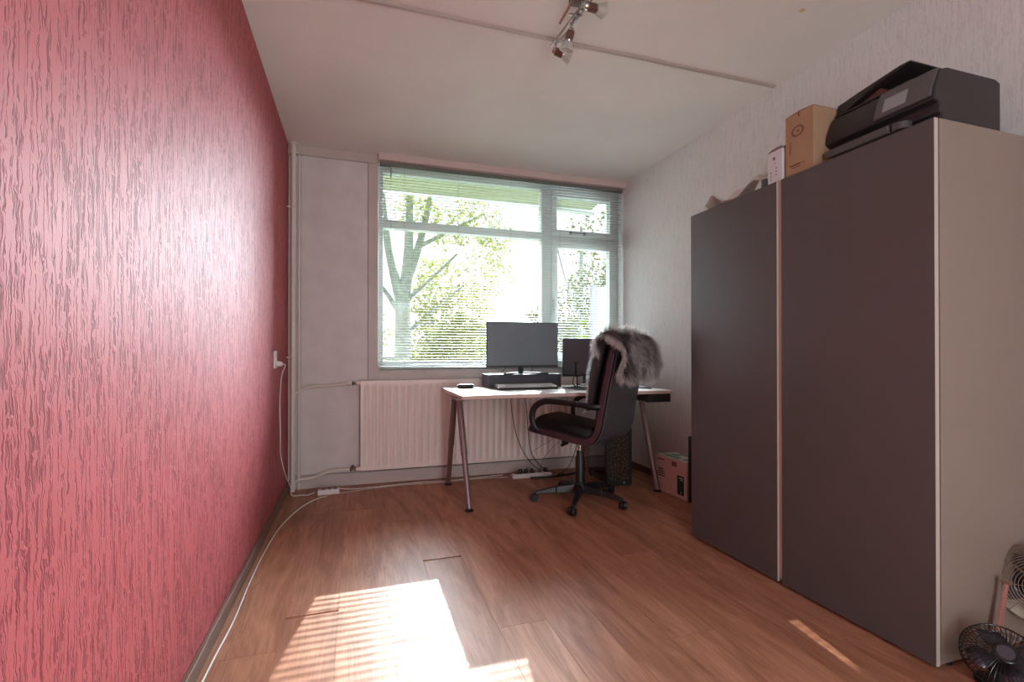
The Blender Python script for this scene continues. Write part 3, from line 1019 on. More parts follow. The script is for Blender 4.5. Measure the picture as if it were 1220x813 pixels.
# ================================================================== PC TOWER, CARTON, BOARD
pc = thing('computer_tower', 'black computer tower case on the floor behind the chair', 'computer', (1.955, 3.52, 0), math.radians(-6))
mm = MB().box(-.10, .10, -.21, -.19, .015, .455)
link('chassis', MB().box(-.10, .10, -.185, .21, .02, .45), M['black'], pc, bevel=.006)
link('front_frame', MB().box(-.102, -.078, -.207, -.186, .015, .458).box(.078, .102, -.207, -.186, .015, .458).box(-.078, .078, -.207, -.186, .015, .05).box(-.078, .078, -.207, -.186, .42, .458), M['black'], pc, bevel=.004)
link('mesh_front', MB().box(-.0775, .0775, -.200, -.187, .0505, .4195), M['case_pattern'], pc)
link('badge', MB().box(.03, .045, -.2085, -.2072, .025, .04), M['satin'], pc)
link('side_window', MB().box(-.1035, -.1005, -.16, .18, .06, .42), plain('tinted_panel', srgb(24, 22, 24), .08, 0, .8), pc, bevel=.002)
for a, b in ((-.08, -.17), (.08, -.17), (-.08, .17), (.08, .17)):
    link('foot', MB().box(a - .018, a + .018, b - .02, b + .02, 0, .0198), M['rubber'], pc, bevel=.003)

cb = thing('paper_carton', 'white lidded paper carton with green print against the white wall', 'carton', (2.268, 3.02, 0), math.radians(3))
link('body', MB().box(-.085, .085, -.16, .16, 0, .185), M['carton'], cb, bevel=.002)
lid = link('lid', MB().box(-.089, .089, -.164, .164, .1855, .268), M['carton'], cb, bevel=.002)
link('lid_top', MB().box(-.0885, .0885, -.1635, .1635, .2681, .2692), M['cartonwhite'], lid)
link('green_label', MB().box(-.0860, -.0852, -.135, -.065, .025, .16), M['green'], cb)
link('label_print', MB().box(-.0868, -.0861, -.125, -.085, .14, .148).box(-.0868, -.0861, -.125, -.095, .127, .132).box(-.0868, -.0861, -.11, -.10, .035, .045), M['cartonwhite'], cb)
pr_ = MB()
for k in range(4): pr_.box(-.0860, -.0852, .085 - .004 * k, .150, .165 - .017 * k, .172 - .017 * k)
link('printed_lines', pr_, M['ink'], cb)
pr2 = MB()
for k in range(3): pr2.box(-.0860, -.0852, .07, .15, .06 - .017 * k, .064 - .017 * k)
link('printed_lines', pr2, plain('pink_ink', srgb(196, 160, 152), .8), cb)
link('lid_print', MB().box(-.0902, -.0892, .075, .15, .235, .245).box(-.0902, -.0892, -.035, -.012, .215, .25).box(-.0902, -.0892, -.062, -.040, .215, .25), plain('brown_ink', srgb(128, 92, 90), .8), lid)
link('end_print', MB().box(-.06, .089, -.1652, -.1642, .19, .262), M['green'], lid)
gm = MB()
for a in ((-.07, -.02, -.05, .13), (-.005, .03, .02, .12), (.04, .08, -.03, .10), (-.06, .0, -.12, -.08), (.03, .075, -.14, -.07)):
    gm.box(a[0], a[1], a[2], a[3], .2693, .2698)
link('green_print', gm, M['palegreen'], lid)
tag(link('black_board', MB().box(2.19, 2.352, 2.815, 2.835, 0, .455), M['black'], bevel=.002), 'thin black board standing upright between carton and wardrobe', 'board')

# ================================================================== ON THE WARDROBE
pt = thing('printer', 'black multifunction inkjet printer on top of the wardrobe', 'printer', (2.06, 1.325, WH), 0)
# local: -x front, y width
HWD = .2
body = [(-.16, 0), (.15, 0), (.15, .205), (.12, .215), (-.13, .213), (-.165, .203), (-.195, .135), (-.20, .095), (-.172, .085), (-.172, .052), (-.16, .05)]
link('body', MB().extrude(body, 'y', -HWD, HWD), M['printer'], pt, bevel=.007, segs=3)
link('base', MB().box(-.185, -.1605, -HWD + .06, HWD - .01, 0, .03), M['rosewood'], pt, bevel=.004)
link('output_tray', MB().box(-.215, -.1725, -.06, HWD - .02, .036, .052).box(-.222, -.2, -.065, HWD - .015, .030, .060), M['printer_grey'], pt, bevel=.006)
link('tray_latch', MB().lathe([(0, 0), (.03, 0), (.03, .024), (0, .026)], 18, Matrix.Translation((-.19, -.09, .032))), M['printer_grey'], pt)
cp = MB().extrude([(-.207, .108), (-.199, .104), (-.158, .198), (-.166, .212), (-.181, .185)], 'y', -.192, .0)
pnl = link('control_panel', cp, M['printer_grey'], pt, bevel=.003)
A = Vector((-.2065, 0, .110)); B = Vector((-.1815, 0, .184))
def on_panel(s_, y_, o_):
    p = A.lerp(B, s_)
    nrm = Vector((-(B.z - A.z), 0, (B.x - A.x))).normalized()
    return p + Vector((0, y_, 0)) + nrm * o_
ls = MB()
ls.add([on_panel(.18, -.11, .0012), on_panel(.18, -.03, .0012), on_panel(.88, -.03, .0012), on_panel(.88, -.11, .0012), on_panel(.18, -.11, -.002), on_panel(.18, -.03, -.002), on_panel(.88, -.03, -.002), on_panel(.88, -.11, -.002)], [(0, 1, 2, 3), (7, 6, 5, 4), (0, 4, 5, 1), (1, 5, 6, 2), (2, 6, 7, 3), (3, 7, 4, 0)])
link('display', ls, M['screenlcd'], pnl)
# document feeder: a lid whose curved wing rises towards the right and leaves a dark slot below it
link('scanner_lid', MB().box(-.15, .145, -.10, HWD - .002, .214, .224), M['printer'], pt, bevel=.003)
wing = [(.199, .2245), (.199, .268), (.10, .284), (-.05, .304), (-.085, .303), (-.088, .296), (-.03, .288), (.05, .272), (.12, .248), (.165, .2245)]
link('feeder_wing', MB().extrude(wing, 'x', -.135, .12), M['printer'], pt, bevel=.004)
link('feeder_slot', MB().extrude([(.16, .2245), (.10, .252), (.04, .268), (-.02, .2245)], 'x', -.11, .10), M['rosewood'], pt, bevel=.002)

kx = thing('cardboard_box', 'brown cardboard box with grey print standing by the printer', 'box', (1.872, 1.60, WH))
link('carton', MB().box(-.07, .07, -.069, .069, 0, .262), M['kraft'], kx, bevel=.002)
link('top_flap', MB().add([(-.071, -.07, .2625), (.071, -.07, .2625), (.071, .0, .272), (-.071, .0, .270), (-.071, .07, .2625), (.071, .07, .2625), (-.071, -.07, .2622), (.071, -.07, .2622), (.071, .07, .2622), (-.071, .07, .2622)],
     [(0, 1, 2, 3), (3, 2, 5, 4), (6, 9, 8, 7), (0, 6, 7, 1), (4, 5, 8, 9), (0, 3, 4, 9, 6), (1, 7, 8, 5, 2)]), M['kraft'], kx)
ring = MB()
ns_ = 28
ov, of_ = [], []
for k in range(ns_):
    a = 2 * PI * k / ns_
    for r_ in (1.0, .66):
        ov.append((-.0706, .006 + math.cos(a) * .032 * r_, .185 + math.sin(a) * .024 * r_))
for k in range(ns_):
    j = (k + 1) % ns_
    of_.append((2 * k, 2 * j, 2 * j + 1, 2 * k + 1))
ring.add(ov, of_)
ring.box(-.0709, -.0702, -.002, .012, .180, .190)
link('ring_emblem', ring, M['print_grey'], kx)
tx = MB()
rr = random.Random(5)
for k in range(12):
    y0 = .046 - k * .0062
    if k == 9: continue
    tx.box(-.0709, -.0702, y0 - .0048, y0, .040, .040 + rr.choice((.005, .005, .007)))
for k in range(9):
    y0 = .034 - k * .005
    tx.box(-.0709, -.0702, y0 - .0038, y0, .031, .034)
for k in range(7):
    tx.box(-.0709, -.0702, .040, .046 + .001 * (k % 2), .095 + .008 * k, .100 + .008 * k)
link('printed_text', tx, M['print_grey'], kx)
link('tape_notch', MB().box(-.0712, -.0700, -.002, .002, .245, .2622), M['ink'], kx)

wbx = thing('pale_box', 'small pale box with dark icons between cardboard box and papers', 'box', (1.835, 1.715, WH))
link('carton', MB().box(-.04, .04, -.036, .044, 0, .142), M['boxwhite'], wbx, bevel=.002)
link('curved_lid', MB().extrude([(-.037, .1425), (.045, .1425), (.045, .1435), (.02, .152), (-.01, .155), (-.037, .153)], 'x', -.04, .04), plain('lid_grey', srgb(120, 112, 108), .6), wbx)
ic = MB()
ic.lathe([(0, 0), (.0075, 0), (.0075, .0006), (0, .0006)], 16, Matrix.Translation((-.0402, .008, .108)) @ Matrix.Rotation(-PI / 2, 4, 'Y'))
for a, b in ((.026, .03), (.026, .045), (.026, .015), (-.004, .03), (-.004, .045), (-.004, .06), (.006, .084)):
    ic.box(-.0408, -.0402, a - .003 - (.006 if b > .08 else 0), a + .003, b, b + (.006 if b < .08 else .0025))
link('icons', ic, M['inksoft'], wbx)
tag(link('grey_tin', MB().lathe([(0, 0), (.02, 0), (.02, .04), (.018, .043), (0, .043)], 20), M['printer_grey'], loc=(1.826, 1.80, WH + .0005)), 'small grey tin beside the pale box on the wardrobe', 'tin')
# crumpled papers
def sheet(lab, cx, cy, w, l, rot, seed, zoff, amp, mat):
    rs_ = random.Random(seed)
    nx, ny = 10, 14
    m = MB()
    top = []
    for j in range(ny):
        for i in range(nx):
            x_ = (i / (nx - 1) - .5) * w; y_ = (j / (ny - 1) - .5) * l
            n1 = noise.noise(Vector((x_ * 11 + seed, y_ * 9, seed * 1.7)))
            n2 = abs(noise.noise(Vector((x_ * 5, y_ * 6 + seed, 3.3))))
            z_ = zoff + amp * (n2 * 1.6 + max(0, n1) * .7)
            top.append((x_, y_, z_))
    fs_ = [(j * nx + i, j * nx + i + 1, (j + 1) * nx + i + 1, (j + 1) * nx + i) for j in range(ny - 1) for i in range(nx - 1)]
    m.add(top, fs_)
    o = link('crumpled_paper', m, mat, smooth=22, loc=(cx, cy, WH))
    o.rotation_euler = (0, 0, rot)
    s = o.modifiers.new('thickness', 'SOLIDIFY'); s.thickness = .0006
    return tag(o, lab, 'paper')
sheet('crumpled greyish sheet with raised folds on the wardrobe', 1.87, 1.965, .14, .22, .3, 4, .003, .16, M['paper'])
sheet('flatter crumpled wrapper at the wardrobe top\'s far end', 1.862, 2.15, .11, .13, -.2, 9, .002, .09, plain('wrapper', srgb(180, 178, 174), .3))

# ================================================================== CEILING SPOTLIGHT BAR
tl = thing('ceiling_spotlight_bar', 'chrome ceiling spotlight bar with four frosted glass spots', 'ceiling light', (.93, 1.92, ZC))
def tp_(name, mb, mat, parent=None, **k):
    o = link(name, mb, mat, parent or tl, **k)
    if parent is None: o.location = -Vector(tl.location)
    return o
tp_('mounting_plate', MB().box(.90, .97, 1.84, 1.98, ZC - .03, ZC), M['rosewood'], bevel=.004)
tp_('post', MB().tube([(.935, 1.91, ZC - .03), (.935, 1.91, ZC - .085)], .007, 10), M['chrome'])
r0, r1 = Vector((.905, 2.17, 2.515)), Vector((.955, 1.55, 2.525))
for s_ in (-.012, .012):
    tp_('rail', MB().tube([r0 + Vector((s_, 0, 0)), r1 + Vector((s_, 0, 0))], .0045, 10), M['chrome'])
def spot(base, aim):
    base = Vector(base); aim = Vector(aim).normalized()
    q = aim.to_track_quat('Z', 'Y').to_matrix().to_4x4()
    T = Matrix.Translation(base + Vector((0, 0, -.042))) @ q
    m = MB().tube([base, base + Vector((0, 0, -.042))], .004, 8)
    m.lathe([(0, -.016), (.011, -.016), (.015, -.007), (.017, .044), (.015, .048), (0, .048)], 18, T)
    o = tp_('spot', m, M['chrome'])
    b = link('sleeve', MB().lathe([(.0172, -.002), (.0182, -.002), (.0188, .036), (.0176, .036)], 18, T, closed=True), M['rosewood'], o)
    g = link('glass_shade', MB().lathe([(.015, .042), (.021, .046), (.029, .066), (.032, .078), (.029, .078), (.024, .062), (.014, .048)], 20, T, closed=True), M['frosted'], o)
    return o
spot((.905, 2.14, 2.515), (.85, -.15, -.30))
spot((.915, 1.99, 2.515), (-.18, .22, -.9))
spot((.925, 1.84, 2.53), (.95, .1, .05))
spot((.95, 1.62, 2.515), (.2, -.6, -.7))
for s_ in (-.026, .026):
    tp_('angled_bracket', MB().tube([(.925 + s_, 1.93, 2.575), (.905 + s_, 2.03, 2.53)], .006, 10), M['chrome'])
tp_('tilted_arm', MB().tube([(.94, 1.93, 2.515), (.905, 1.98, 2.545)], .006, 8), M['chrome'])
tag(link('paper_scrap', MB().box(1.94, 1.965, 1.705, 1.725, ZC - .0012, ZC - .0002), M['yellow']), 'tiny yellowish paper scrap stuck to the ceiling', 'scrap')

# ================================================================== FANS
def cage(mb, R, depth, nring, nspoke, wire, T, hubr):
    def prof(s): # s 0..1 hub -> rim, dome profile
        a = s * PI / 2
        r_ = hubr + (R - hubr) * math.sin(a)
        z_ = depth * math.cos(a)
        return r_, z_
    for k in range(nring):
        s_ = (k + 1) / nring
        r_, z_ = prof(s_)
        n = 40
        for side in ((1, -1) if s_ < 1 else (1,)):
            pts = [T @ Vector((r_ * math.cos(2 * PI * j / n), r_ * math.sin(2 * PI * j / n), z_ * side)) for j in range(n + 1)]
            mb.tube(pts, wire * (1.8 if s_ == 1 else .8), 5, caps=False)
    for j in range(nspoke):
        a = 2 * PI * j / nspoke
        for side in (1, -1):
            pts = []
            for k in range(7):
                r_, z_ = prof(k / 6)
                pts.append(T @ Vector((r_ * math.cos(a + .15 * (k / 6)), r_ * math.sin(a + .15 * (k / 6)), z_ * side)))
            mb.tube(pts, wire, 4, caps=False)
    return mb
def fan(name, lab, loc, hz, R, aim, mats, nring, nspoke, wire, strut=True):
    o = thing(name, lab, 'fan', loc)
    aim = Vector(aim).normalized()
    T = Matrix.Translation((0, 0, hz)) @ aim.to_track_quat('Z', 'Y').to_matrix().to_4x4()
    link('cage', cage(MB(), R, R * .42, nring, nspoke, wire, T, R * .3), mats[0], o)
    link('hub_cap', MB().lathe([(0, R * .44), (R * .27, R * .44), (R * .31, R * .42), (R * .31, R * .36), (0, R * .36)], 24, T), mats[0], o, bevel=.002)
    link('badge', MB().lathe([(0, R * .445), (R * .21, R * .445), (R * .21, R * .452), (0, R * .452)], 24, T), mats[1], o)
    link('motor', MB().lathe([(0, -R * .75), (R * .28, -R * .72), (R * .33, -R * .4), (R * .3, -.02), (R * .12, .0), (R * .12, R * .3), (0, R * .3)], 20, T), mats[0], o)
    for k in range(4):
        a0 = k * PI / 2
        vs = []
        nb = 6
        for i in range(nb + 1):
            f = i / nb
            r_ = R * (.12 + .74 * f)
            wdt = .35 + .35 * math.sin(PI * min(1, f * .9 + .1))
            for s_ in (-1, 1):
                a = a0 + s_ * wdt + .25 * f
                vs.append(T @ Vector((r_ * math.cos(a), r_ * math.sin(a), s_ * R * .14)))
        bm_ = MB().add(vs, [(2 * i, 2 * i + 1, 2 * i + 3, 2 * i + 2) for i in range(nb)])
        b = link('blade', bm_, mats[1], o, smooth=60)
        s2 = b.modifiers.new('thickness', 'SOLIDIFY'); s2.thickness = .002
    return o, T
camv = Vector((0, 0, 1.03))
f1, T1 = fan('desk_fan', 'small black table fan with tilted wire cage by the wardrobe', (1.852, .945, 0), .112, .098, (-.50, -.42, .75), (M['fanblack'], M['fanblade']), 3, 48, .0011)
link('base', MB().lathe([(0, 0), (.07, 0), (.072, .008), (.05, .016), (0, .018)], 28, Matrix.Translation((.05, .02, 0))), M['fanblack'], f1)
link('bracket', MB().tube(smooth_path([(.05, .02, .015), (.085, .045, .04), (.07, .05, .08), (.035, .03, .09)]), .008, 10), M['fanblack'], f1)
f2, T2 = fan('floor_fan', 'larger beige metal fan standing behind the small black fan', (2.20, 1.02, 0), .245, .13, (-.86, -.5, .10), (M['fanmetal'], M['fanblade']), 16, 8, .0014)
for (ax_, ay_), (bx_, by_) in (((-.128, .026), (-.190, .03)), ((.128, -.026), (.158, -.03))):
    tv, bv_ = Vector((ax_, ay_, .262)), Vector((bx_, by_, .012))
    m = MB()
    for p, w_ in ((tv, .008), (bv_, .022)):
        pass
    m.add([tv + Vector((-.006, -.004, 0)), tv + Vector((.006, -.004, 0)), tv + Vector((.006, .004, 0)), tv + Vector((-.006, .004, 0)),
           bv_ + Vector((-.020, -.004, 0)), bv_ + Vector((.020, -.004, 0)), bv_ + Vector((.020, .004, 0)), bv_ + Vector((-.020, .004, 0))],
          [(0, 1, 2, 3), (7, 6, 5, 4), (0, 4, 5, 1), (1, 5, 6, 2), (2, 6, 7, 3), (3, 7, 4, 0)])
    st = link('strut', m, M['pinkmetal'], f2, bevel=.001)
    link('pivot_knob', MB().tube([tv + Vector((0, -.012, .004)), tv + Vector((0, .012, .004))], .009, 12), M['fanmetal'], st)
link('base', MB().tube([(-.20, .03, .007), (.165, -.03, .007)], .007, 10).tube([(-.19, -.10, .007), (-.16, .12, .007)], .007, 10).tube([(.13, -.12, .007), (.15, .06, .007)], .007, 10), M['fanmetal'], f2)

# ================================================================== OUTLET, CABLES, POWER STRIPS
ou = thing('wall_socket', 'white double wall socket with a plug on the pink wall', 'socket', (XL, 3.36, .99))
link('plate', MB().box(0, .012, -.038, .038, -.055, .055), M['white'], ou, bevel=.003)
for z_ in (-.027, .027):
    link('inset', MB().lathe([(0, 0), (.019, 0), (.019, .001), (0, .001)], 20, Matrix.Translation((.0122, 0, z_)) @ Matrix.Rotation(PI / 2, 4, 'Y')), M['backtrim'], ou)
link('plug', MB().lathe([(0, 0), (.017, 0), (.017, .018), (.012, .034), (0, .036)], 16, Matrix.Translation((.0135, 0, -.027)) @ Matrix.Rotation(PI / 2, 4, 'Y')), M['white'], ou)
tag(link('power_cable', MB().tube(smooth_path([(XL + .045, 3.36, .963), (XL + .06, 3.39, .95), (XL + .035, 3.42, .88), (XL + .02, 3.46, .72), (XL + .025, 3.45, .5), (XL + .02, 3.50, .36), (XL + .035, 3.62, .2), (XL + .05, 3.74, .09), (XL + .055, 3.80, .012), (XL + .12, 3.81, .005), (-.33, 3.80, .005), (-.285, 3.80, .02)], 8), .0034, 8), M['white']), 'white cable hanging from the wall socket down to the short power strip', 'cable')
tag(link('long_cable', MB().tube(smooth_path([(-.20, 3.735, .004), (-.28, 3.66, .004), (-.36, 3.47, .004), (-.425, 3.15, .004), (-.448, 2.8, .004), (-.452, 2.45, .004), (-.446, 2.1, .004), (-.455, 1.8, .004), (-.455, 1.4, .004), (-.44, .9, .004), (-.45, .2, .004)], 8), .0034, 8), M['white']), 'white cable running along the skirting of the pink wall', 'cable')
tag(link('rear_cable', MB().tube(smooth_path([(-.12, 3.81, .035), (-.09, 3.83, .022), (.0, 3.86, .006), (.2, 3.875, .005), (.45, 3.9, .005), (.70, 3.885, .005), (.95, 3.9, .005), (1.17, 3.90, .012)], 8), .0034, 8), M['white']), 'white cable along the floor below the radiator', 'cable')
tag(link('rear_cable', MB().tube(smooth_path([(-.20, 3.76, .004), (-.05, 3.80, .004), (.15, 3.845, .004), (.4, 3.865, .004), (.72, 3.85, .004), (.95, 3.872, .004), (1.2, 3.85, .004)], 8), .0025, 8), M['paper']), 'thinner greyish cable beside the white one below the radiator', 'cable')
def strip(lab, cx, cy, L, n, rz, plugs):
    o = thing('power_strip', lab, 'power strip', (cx, cy, 0), rz)
    link('body', MB().box(-L / 2, L / 2, -.025, .025, 0, .038), M['white'], o, bevel=.006)
    for k in range(n):
        x_ = -L / 2 + .04 + k * (L - .07) / max(1, n - 1)
        link('socket', MB().lathe([(0, 0), (.017, 0), (.017, .0006), (0, .0006)], 18, Matrix.Translation((x_, 0, .0381))), M['inksoft'], o)
    for x_ in plugs:
        link('plug', MB().lathe([(0, 0), (.017, 0), (.018, .02), (.012, .034), (0, .036)], 14, Matrix.Translation((x_, 0, .039))), M['black'], o)
    return o
strip('short white power strip on the floor beside the corner pipe', -.19, 3.80, .15, 3, .02, [])
strip('long white power strip crowded with black plugs under the desk', 1.39, 3.80, .34, 5, -.02, [-.10, -.05, .0, .12])
def cable(lab, pts, r=.003, mat='black', name='cable'):
    tag(link(name, MB().tube(smooth_path(pts, 8), r, 8), M[mat]), lab, 'cable')
cable('black cable falling from the desk\'s left half to the power strip', [(1.15, 3.62, .735), (1.16, 3.63, .6), (1.20, 3.66, .42), (1.28, 3.72, .25), (1.37, 3.76, .13), (1.44, 3.79, .07), (1.47, 3.80, .065)])
cable('black cable falling behind the chair\'s armrest into the tangle', [(1.26, 3.62, .735), (1.28, 3.62, .6), (1.30, 3.63, .4), (1.33, 3.65, .25), (1.42, 3.70, .12), (1.55, 3.73, .045), (1.70, 3.74, .015)])
cable('thin cable looping down over the radiator beside the seat', [(1.50, 3.65, .735), (1.51, 3.66, .45), (1.52, 3.68, .33), (1.42, 3.72, .26), (1.36, 3.74, .20), (1.42, 3.76, .15), (1.46, 3.76, .08)], .0016, 'leather_edge')
cable('reddish thin cable curling beneath the seat', [(1.58, 3.5, .735), (1.57, 3.55, .4), (1.50, 3.62, .27), (1.44, 3.66, .18), (1.43, 3.68, .07), (1.55, 3.70, .02)], .0016, 'leather_edge')
cable('black cable rising from the floor towards the computer tower', [(1.40, 3.72, .012), (1.55, 3.70, .02), (1.66, 3.66, .10), (1.76, 3.70, .28), (1.84, 3.86, .36)], .003)
cable('thick black cable bundle lying on the floor behind the chair', [(1.36, 3.74, .010), (1.48, 3.72, .012), (1.6, 3.73, .012), (1.74, 3.76, .012), (1.80, 3.80, .012)], .009)
cable('left cable behind the big monitor\'s neck', [(1.16, 3.72, 1.0), (1.15, 3.73, .93), (1.12, 3.76, .872)], .0025)
cable('right cable behind the big monitor\'s neck', [(1.38, 3.72, 1.0), (1.375, 3.73, .93), (1.37, 3.76, .872)], .0025)

# ================================================================== OUTSIDE
aw = thing('sun_awning', 'pale green sun awning outside above the window', 'awning', (1.2, 4.4, 2.7))
def ap(name, mb, mat, **k):
    o = link(name, mb, mat, aw, **k)
    o.location = -Vector(aw.location)
ap('cloth', MB().add([(-1.2, 4.34, 2.93), (2.75, 4.34, 2.93), (2.75, 5.4, 2.79), (-1.2, 5.4, 2.79), (-1.2, 4.34, 2.928), (2.75, 4.34, 2.928), (2.75, 5.4, 2.788), (-1.2, 5.4, 2.788)], [(0, 1, 2, 3), (7, 6, 5, 4), (0, 4, 5, 1), (1, 5, 6, 2), (2, 6, 7, 3), (3, 7, 4, 0)]), M['awning'], smooth=0)
ap('front_bar', MB().tube([(-1.2, 5.41, 2.785), (2.75, 5.41, 2.785)], .022, 10), M['winframe'])
ap('arm', MB().tube([(2.32, 4.36, 2.53), (2.62, 5.05, 2.64), (2.24, 5.38, 2.76)], .017, 10), M['slat'])

grd = struct(link('ground', MB().box(-60, 120, 6, 160, -3.3, -3.2), M['ground'], smooth=0), 'lawn and street level seen far below', 'ground')
def tree(name, lab, base, trunk, branches, clusters, leafn, leafsize, lm, seed):
    o = thing(name, lab, 'tree', base)
    bv = Vector(base)
    def loc(ps): return [Vector(p) - bv for p in ps]
    pts = [Vector(p[:3]) - bv for p in trunk]
    link('trunk', MB().tube(smooth_path(pts, 4), [trunk[0][3] + (trunk[-1][3] - trunk[0][3]) * i / (4 * (len(trunk) - 1)) for i in range(4 * (len(trunk) - 1) + 1)], 12), M['bark'], o)
    for br in branches:
        ps = smooth_path([Vector(p[:3]) - bv for p in br], 4)
        rr_ = [br[0][3] + (br[-1][3] - br[0][3]) * i / (len(ps) - 1) for i in range(len(ps))]
        link('branch', MB().tube(ps, rr_, 8), M['bark'], o)
    rs_ = random.Random(seed)
    lv, lf = [], []
    tot = sum(c[4] for c in clusters)
    for (cx, cy, cz, rad_, wgt) in clusters:
        for _ in range(int(leafn * wgt / tot)):
            while True:
                q = Vector((rs_.uniform(-1, 1), rs_.uniform(-1, 1), rs_.uniform(-1, 1)))
                if q.length < 1 and noise.noise(q * 2.3 + Vector((cx, cy, cz))) > -.12: break
            c = Vector((cx, cy, cz)) - bv + q * rad_
            d = Vector((rs_.gauss(0, 1), rs_.gauss(0, 1), rs_.gauss(0, 1))).normalized()
            e = d.cross(Vector((rs_.gauss(0, 1), rs_.gauss(0, 1), rs_.gauss(0, 1)))).normalized()
            s_ = leafsize * rs_.uniform(.6, 1.3)
            k = len(lv)
            lv += [c - d * s_ * .6, c + e * s_ * .35, c + d * s_ * .6, c - e * s_ * .35]
            lf.append((k, k + 1, k + 2, k + 3))
    me = bpy.data.meshes.new('foliage')
    me.from_pydata([tuple(v) for v in lv], [], lf)
    me.materials.append(lm)
    f = bpy.data.objects.new('foliage', me)
    COL.objects.link(f)
    f.parent = o
    f['kind'] = 'stuff'
    return o
TS = 2.0
def far_(p):
    return ((p[0] * TS, p[1] * TS, 1.03 + (p[2] - 1.03) * TS) + tuple(q * TS for q in p[3:4]) + tuple(p[4:]))
btr = [(.91, 10.05, .0, .205), (.90, 10, 1.2, .19), (.90, 10, 2.0, .18), (.98, 10, 2.7, .15), (1.02, 10, 3.4, .11), (1.05, 10.1, 4.6, .06)]
bbr = [[(.88, 10, 1.95, .11), (.72, 9.95, 2.6, .09), (.58, 9.9, 3.3, .07), (.45, 9.9, 4.6, .05)],
      [(.84, 10, 1.8, .06), (.62, 9.9, 2.15, .05), (.35, 9.9, 2.5, .03)],
      [(.98, 10, 2.55, .10), (1.18, 10, 3.1, .08), (1.36, 10, 3.8, .06), (1.5, 10, 4.6, .04)],
      [(.95, 10, 2.1, .05), (1.4, 10, 2.5, .03), (2.0, 10, 3.1, .02)],
      [(.93, 10, 1.4, .05), (1.5, 10, 1.9, .03), (2.2, 10, 2.5, .015)],
      [(1.2, 10, 3.2, .05), (1.9, 10, 3.6, .03), (2.6, 10, 4.0, .015)]]
bcl = [(1.5, 10, 1.6, .7, 3), (2.1, 10, 1.3, .6, 3), (1.3, 10, .7, .6, 2), (2.3, 10.2, 2.0, .6, 2), (1.6, 10.3, 2.5, .6, 1.4), (2.6, 10, 2.7, .6, .9), (.35, 10, 1.5, .4, .5), (.35, 10, .6, .4, .7), (2.4, 10, 3.8, .6, 1.2), (1.2, 10, 3.9, .5, .8), (1.8, 10, .4, .8, 2), (2.9, 10, 3.4, .4, .4), (1.8, 10, 3.6, .5, .6)]
tree('street_tree', 'big forked tree with yellow-green leaves seen through the wide left pane', (1.9, 20.3, -3.2),
     [(1.9, 20.3, -3.2, .44)] + [far_(p) for p in btr], [[far_(p) for p in b_] for b_ in bbr], [far_(c) for c in bcl], 10000, .14, M['leaf'], 21)
tree('street_tree', 'sparse pale tree seen through the narrower right pane', (6.9, 14.0, -3.2),
     [(6.9, 14, -3.2, .16), (6.9, 14, 0, .13), (6.8, 14, 2.5, .09), (6.8, 14, 5, .04)],
     [[(6.9, 14, 2.0, .05), (7.6, 14, 3.4, .03), (8.2, 14, 5.0, .02)], [(6.9, 14, 1.8, .05), (6.3, 14, 3.2, .03), (5.9, 14, 4.6, .015)], [(7.2, 14, 2.8, .03), (7.9, 14, 3.2, .02), (8.3, 14, 2.9, .01)]],
     [(6.6, 14, 2.3, 1.1, 3), (7.2, 14, 3.2, .9, 2), (6.0, 14, 1.4, .8, 2), (8.0, 14, 3.0, .8, 1.6), (7.2, 14, 4.6, 1.0, .8)], 2600, .12, M['leaf2'], 5)
tree('conifer', 'slim yellow-green conifer beside the white post', (5.6, 11.5, -3.2),
     [(5.6, 11.5, -3.2, .1), (5.6, 11.5, 0, .06), (5.6, 11.5, 2.0, .02)], [],
     [(5.6, 11.5, -.6, .5, 3), (5.6, 11.5, .1, .42, 3), (5.6, 11.5, .8, .32, 2.5), (5.62, 11.5, 1.35, .2, 1.2), (5.64, 11.5, 1.8, .1, .5)], 1600, .09, M['leaf3'], 6)
tree('bush', 'low rounded bush at the foot of the big tree', (.2, 13.0, -3.2),
     [(.2, 13, -3.2, .08), (.2, 13, -1.5, .05), (.2, 13, .2, .03)], [],
     [(.3, 13, .2, .9, 3), (1.2, 13, .0, .9, 3), (2.4, 13, -.1, .9, 3), (3.6, 13.2, -.3, .8, 2)], 2200, .11, M['leaf'], 8)
hz = [(18.2, 62, 4.2, 2.6), (24.0, 62, 5.2, 2.6), (29.4, 62, 4.4, 2.4), (36.5, 62, 5.4, 3.0), (12.6, 62, 4.6, 2.6)]
labs = ['round distant tree directly above the big monitor\'s middle', 'taller distant tree above the big monitor\'s end', 'small distant tree behind the window mullion', 'distant tree seen low through the right pane', 'distant tree hidden partly by the big forked tree']
for (x_, y_, z_, r_), lb in zip(hz, labs):
    tree('distant_tree', lb, (x_, y_, -3.2), [(x_, y_, -3.2, .25), (x_, y_, 0, .2), (x_, y_, z_, .1)], [], [(x_, y_, z_ - .4, r_, 3), (x_ + .1, y_, z_ - 2.4, r_, 2)], 900, .5, M['leaf2'], int(x_ * 7))

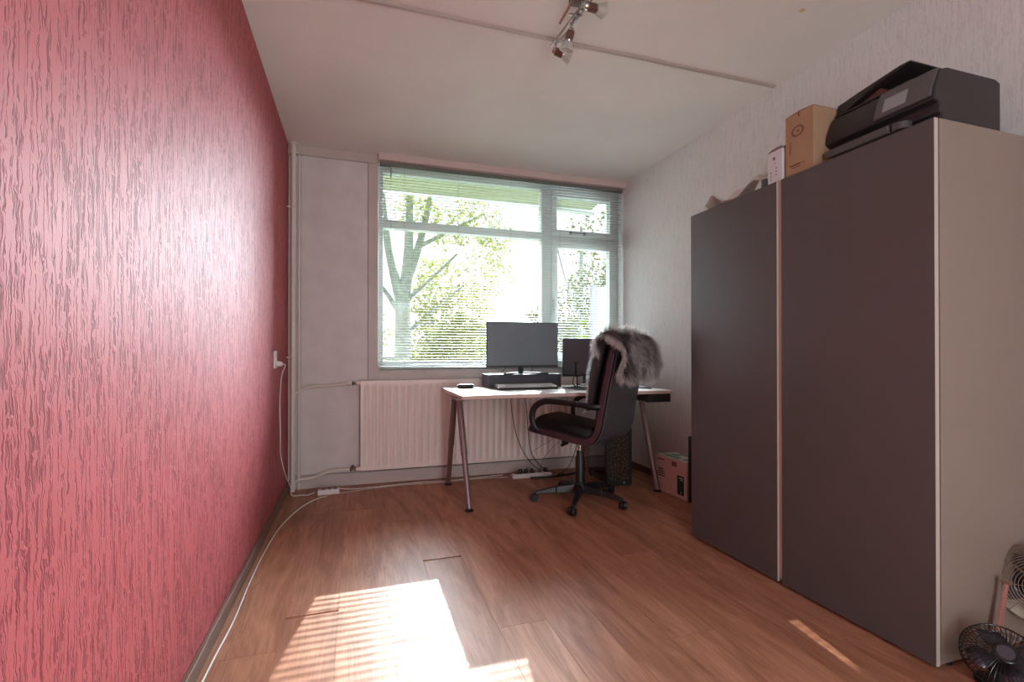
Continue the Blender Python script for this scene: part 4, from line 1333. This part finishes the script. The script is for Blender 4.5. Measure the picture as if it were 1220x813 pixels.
def building(lab, x0, x1, y0, y1, zt, rows, colsn, mat, roof):
    o = thing('apartment_building', lab, 'building', ((x0 + x1) / 2, (y0 + y1) / 2, -3.2))
    def q(n, mb, m, **k):
        p = link(n, mb, m, o, **k)
        p.location = -Vector(o.location)
        return p
    q('wall', MB().box(x0, x1, y0, y1, -3.2, zt), mat, smooth=0)
    if roof: q('roof', MB().extrude([(y0 - .4, zt), (y1 + .4, zt), ((y0 + y1) / 2, zt + 1.6)], 'x', x0 - .3, x1 + .3), M['roofm'], smooth=0)
    else: q('roof', MB().box(x0 - .2, x1 + .2, y0 - .3, y1, zt, zt + .25), M['roofm'], smooth=0)
    for r_ in range(rows):
        for c_ in range(colsn):
            wx = x0 + (c_ + .5) * (x1 - x0) / colsn
            wz = -2.2 + r_ * 2.7
            w_ = (x1 - x0) / colsn * .36
            if wz + 1.4 > zt: continue
            fr = q('window', MB().box(wx - w_, wx + w_, y0 - .06, y0 + .02, wz, wz + 1.45), M['facade_w'], smooth=0)
            for s_ in (-1, 1):
                p = link('pane', MB().box(wx + (s_ - 1) * w_ / 2 + .08, wx + (s_ + 1) * w_ / 2 - .08, y0 - .09, y0 - .05, wz + .12, wz + 1.33), M['farwin'], fr, smooth=0)
    return o
building('grey terraced block beyond the big tree\'s crown', 5.5, 12.5, 34, 42, 3.0, 3, 4, M['facade'], True)
building('pale flat-roofed block behind the big monitor', 13.2, 20.5, 38, 46, 2.9, 3, 5, M['facade'], False)
building('pale grey block seen low through the right pane', 21.0, 31.0, 42, 50, 4.0, 3, 6, M['facade'], False)
building('low house front left of the tree trunk', -3, 4.2, 32, 40, .8, 2, 4, M['facade'], True)
po_ = thing('balcony_screen', 'white privacy screen with post outside the right pane', 'screen', (4.9, 9.2, -3.2))
def sp_(n, mb, m, **k):
    p = link(n, mb, m, po_, **k); p.location = -Vector(po_.location)
sp_('post', MB().box(4.62, 4.74, 9.0, 9.12, -3.2, 2.42), M['facade'], bevel=.01)
sp_('panel', MB().box(4.742, 5.9, 9.03, 9.09, -3.2, 2.40), plain('screen_white', srgb(225, 225, 222), .6), bevel=.005)
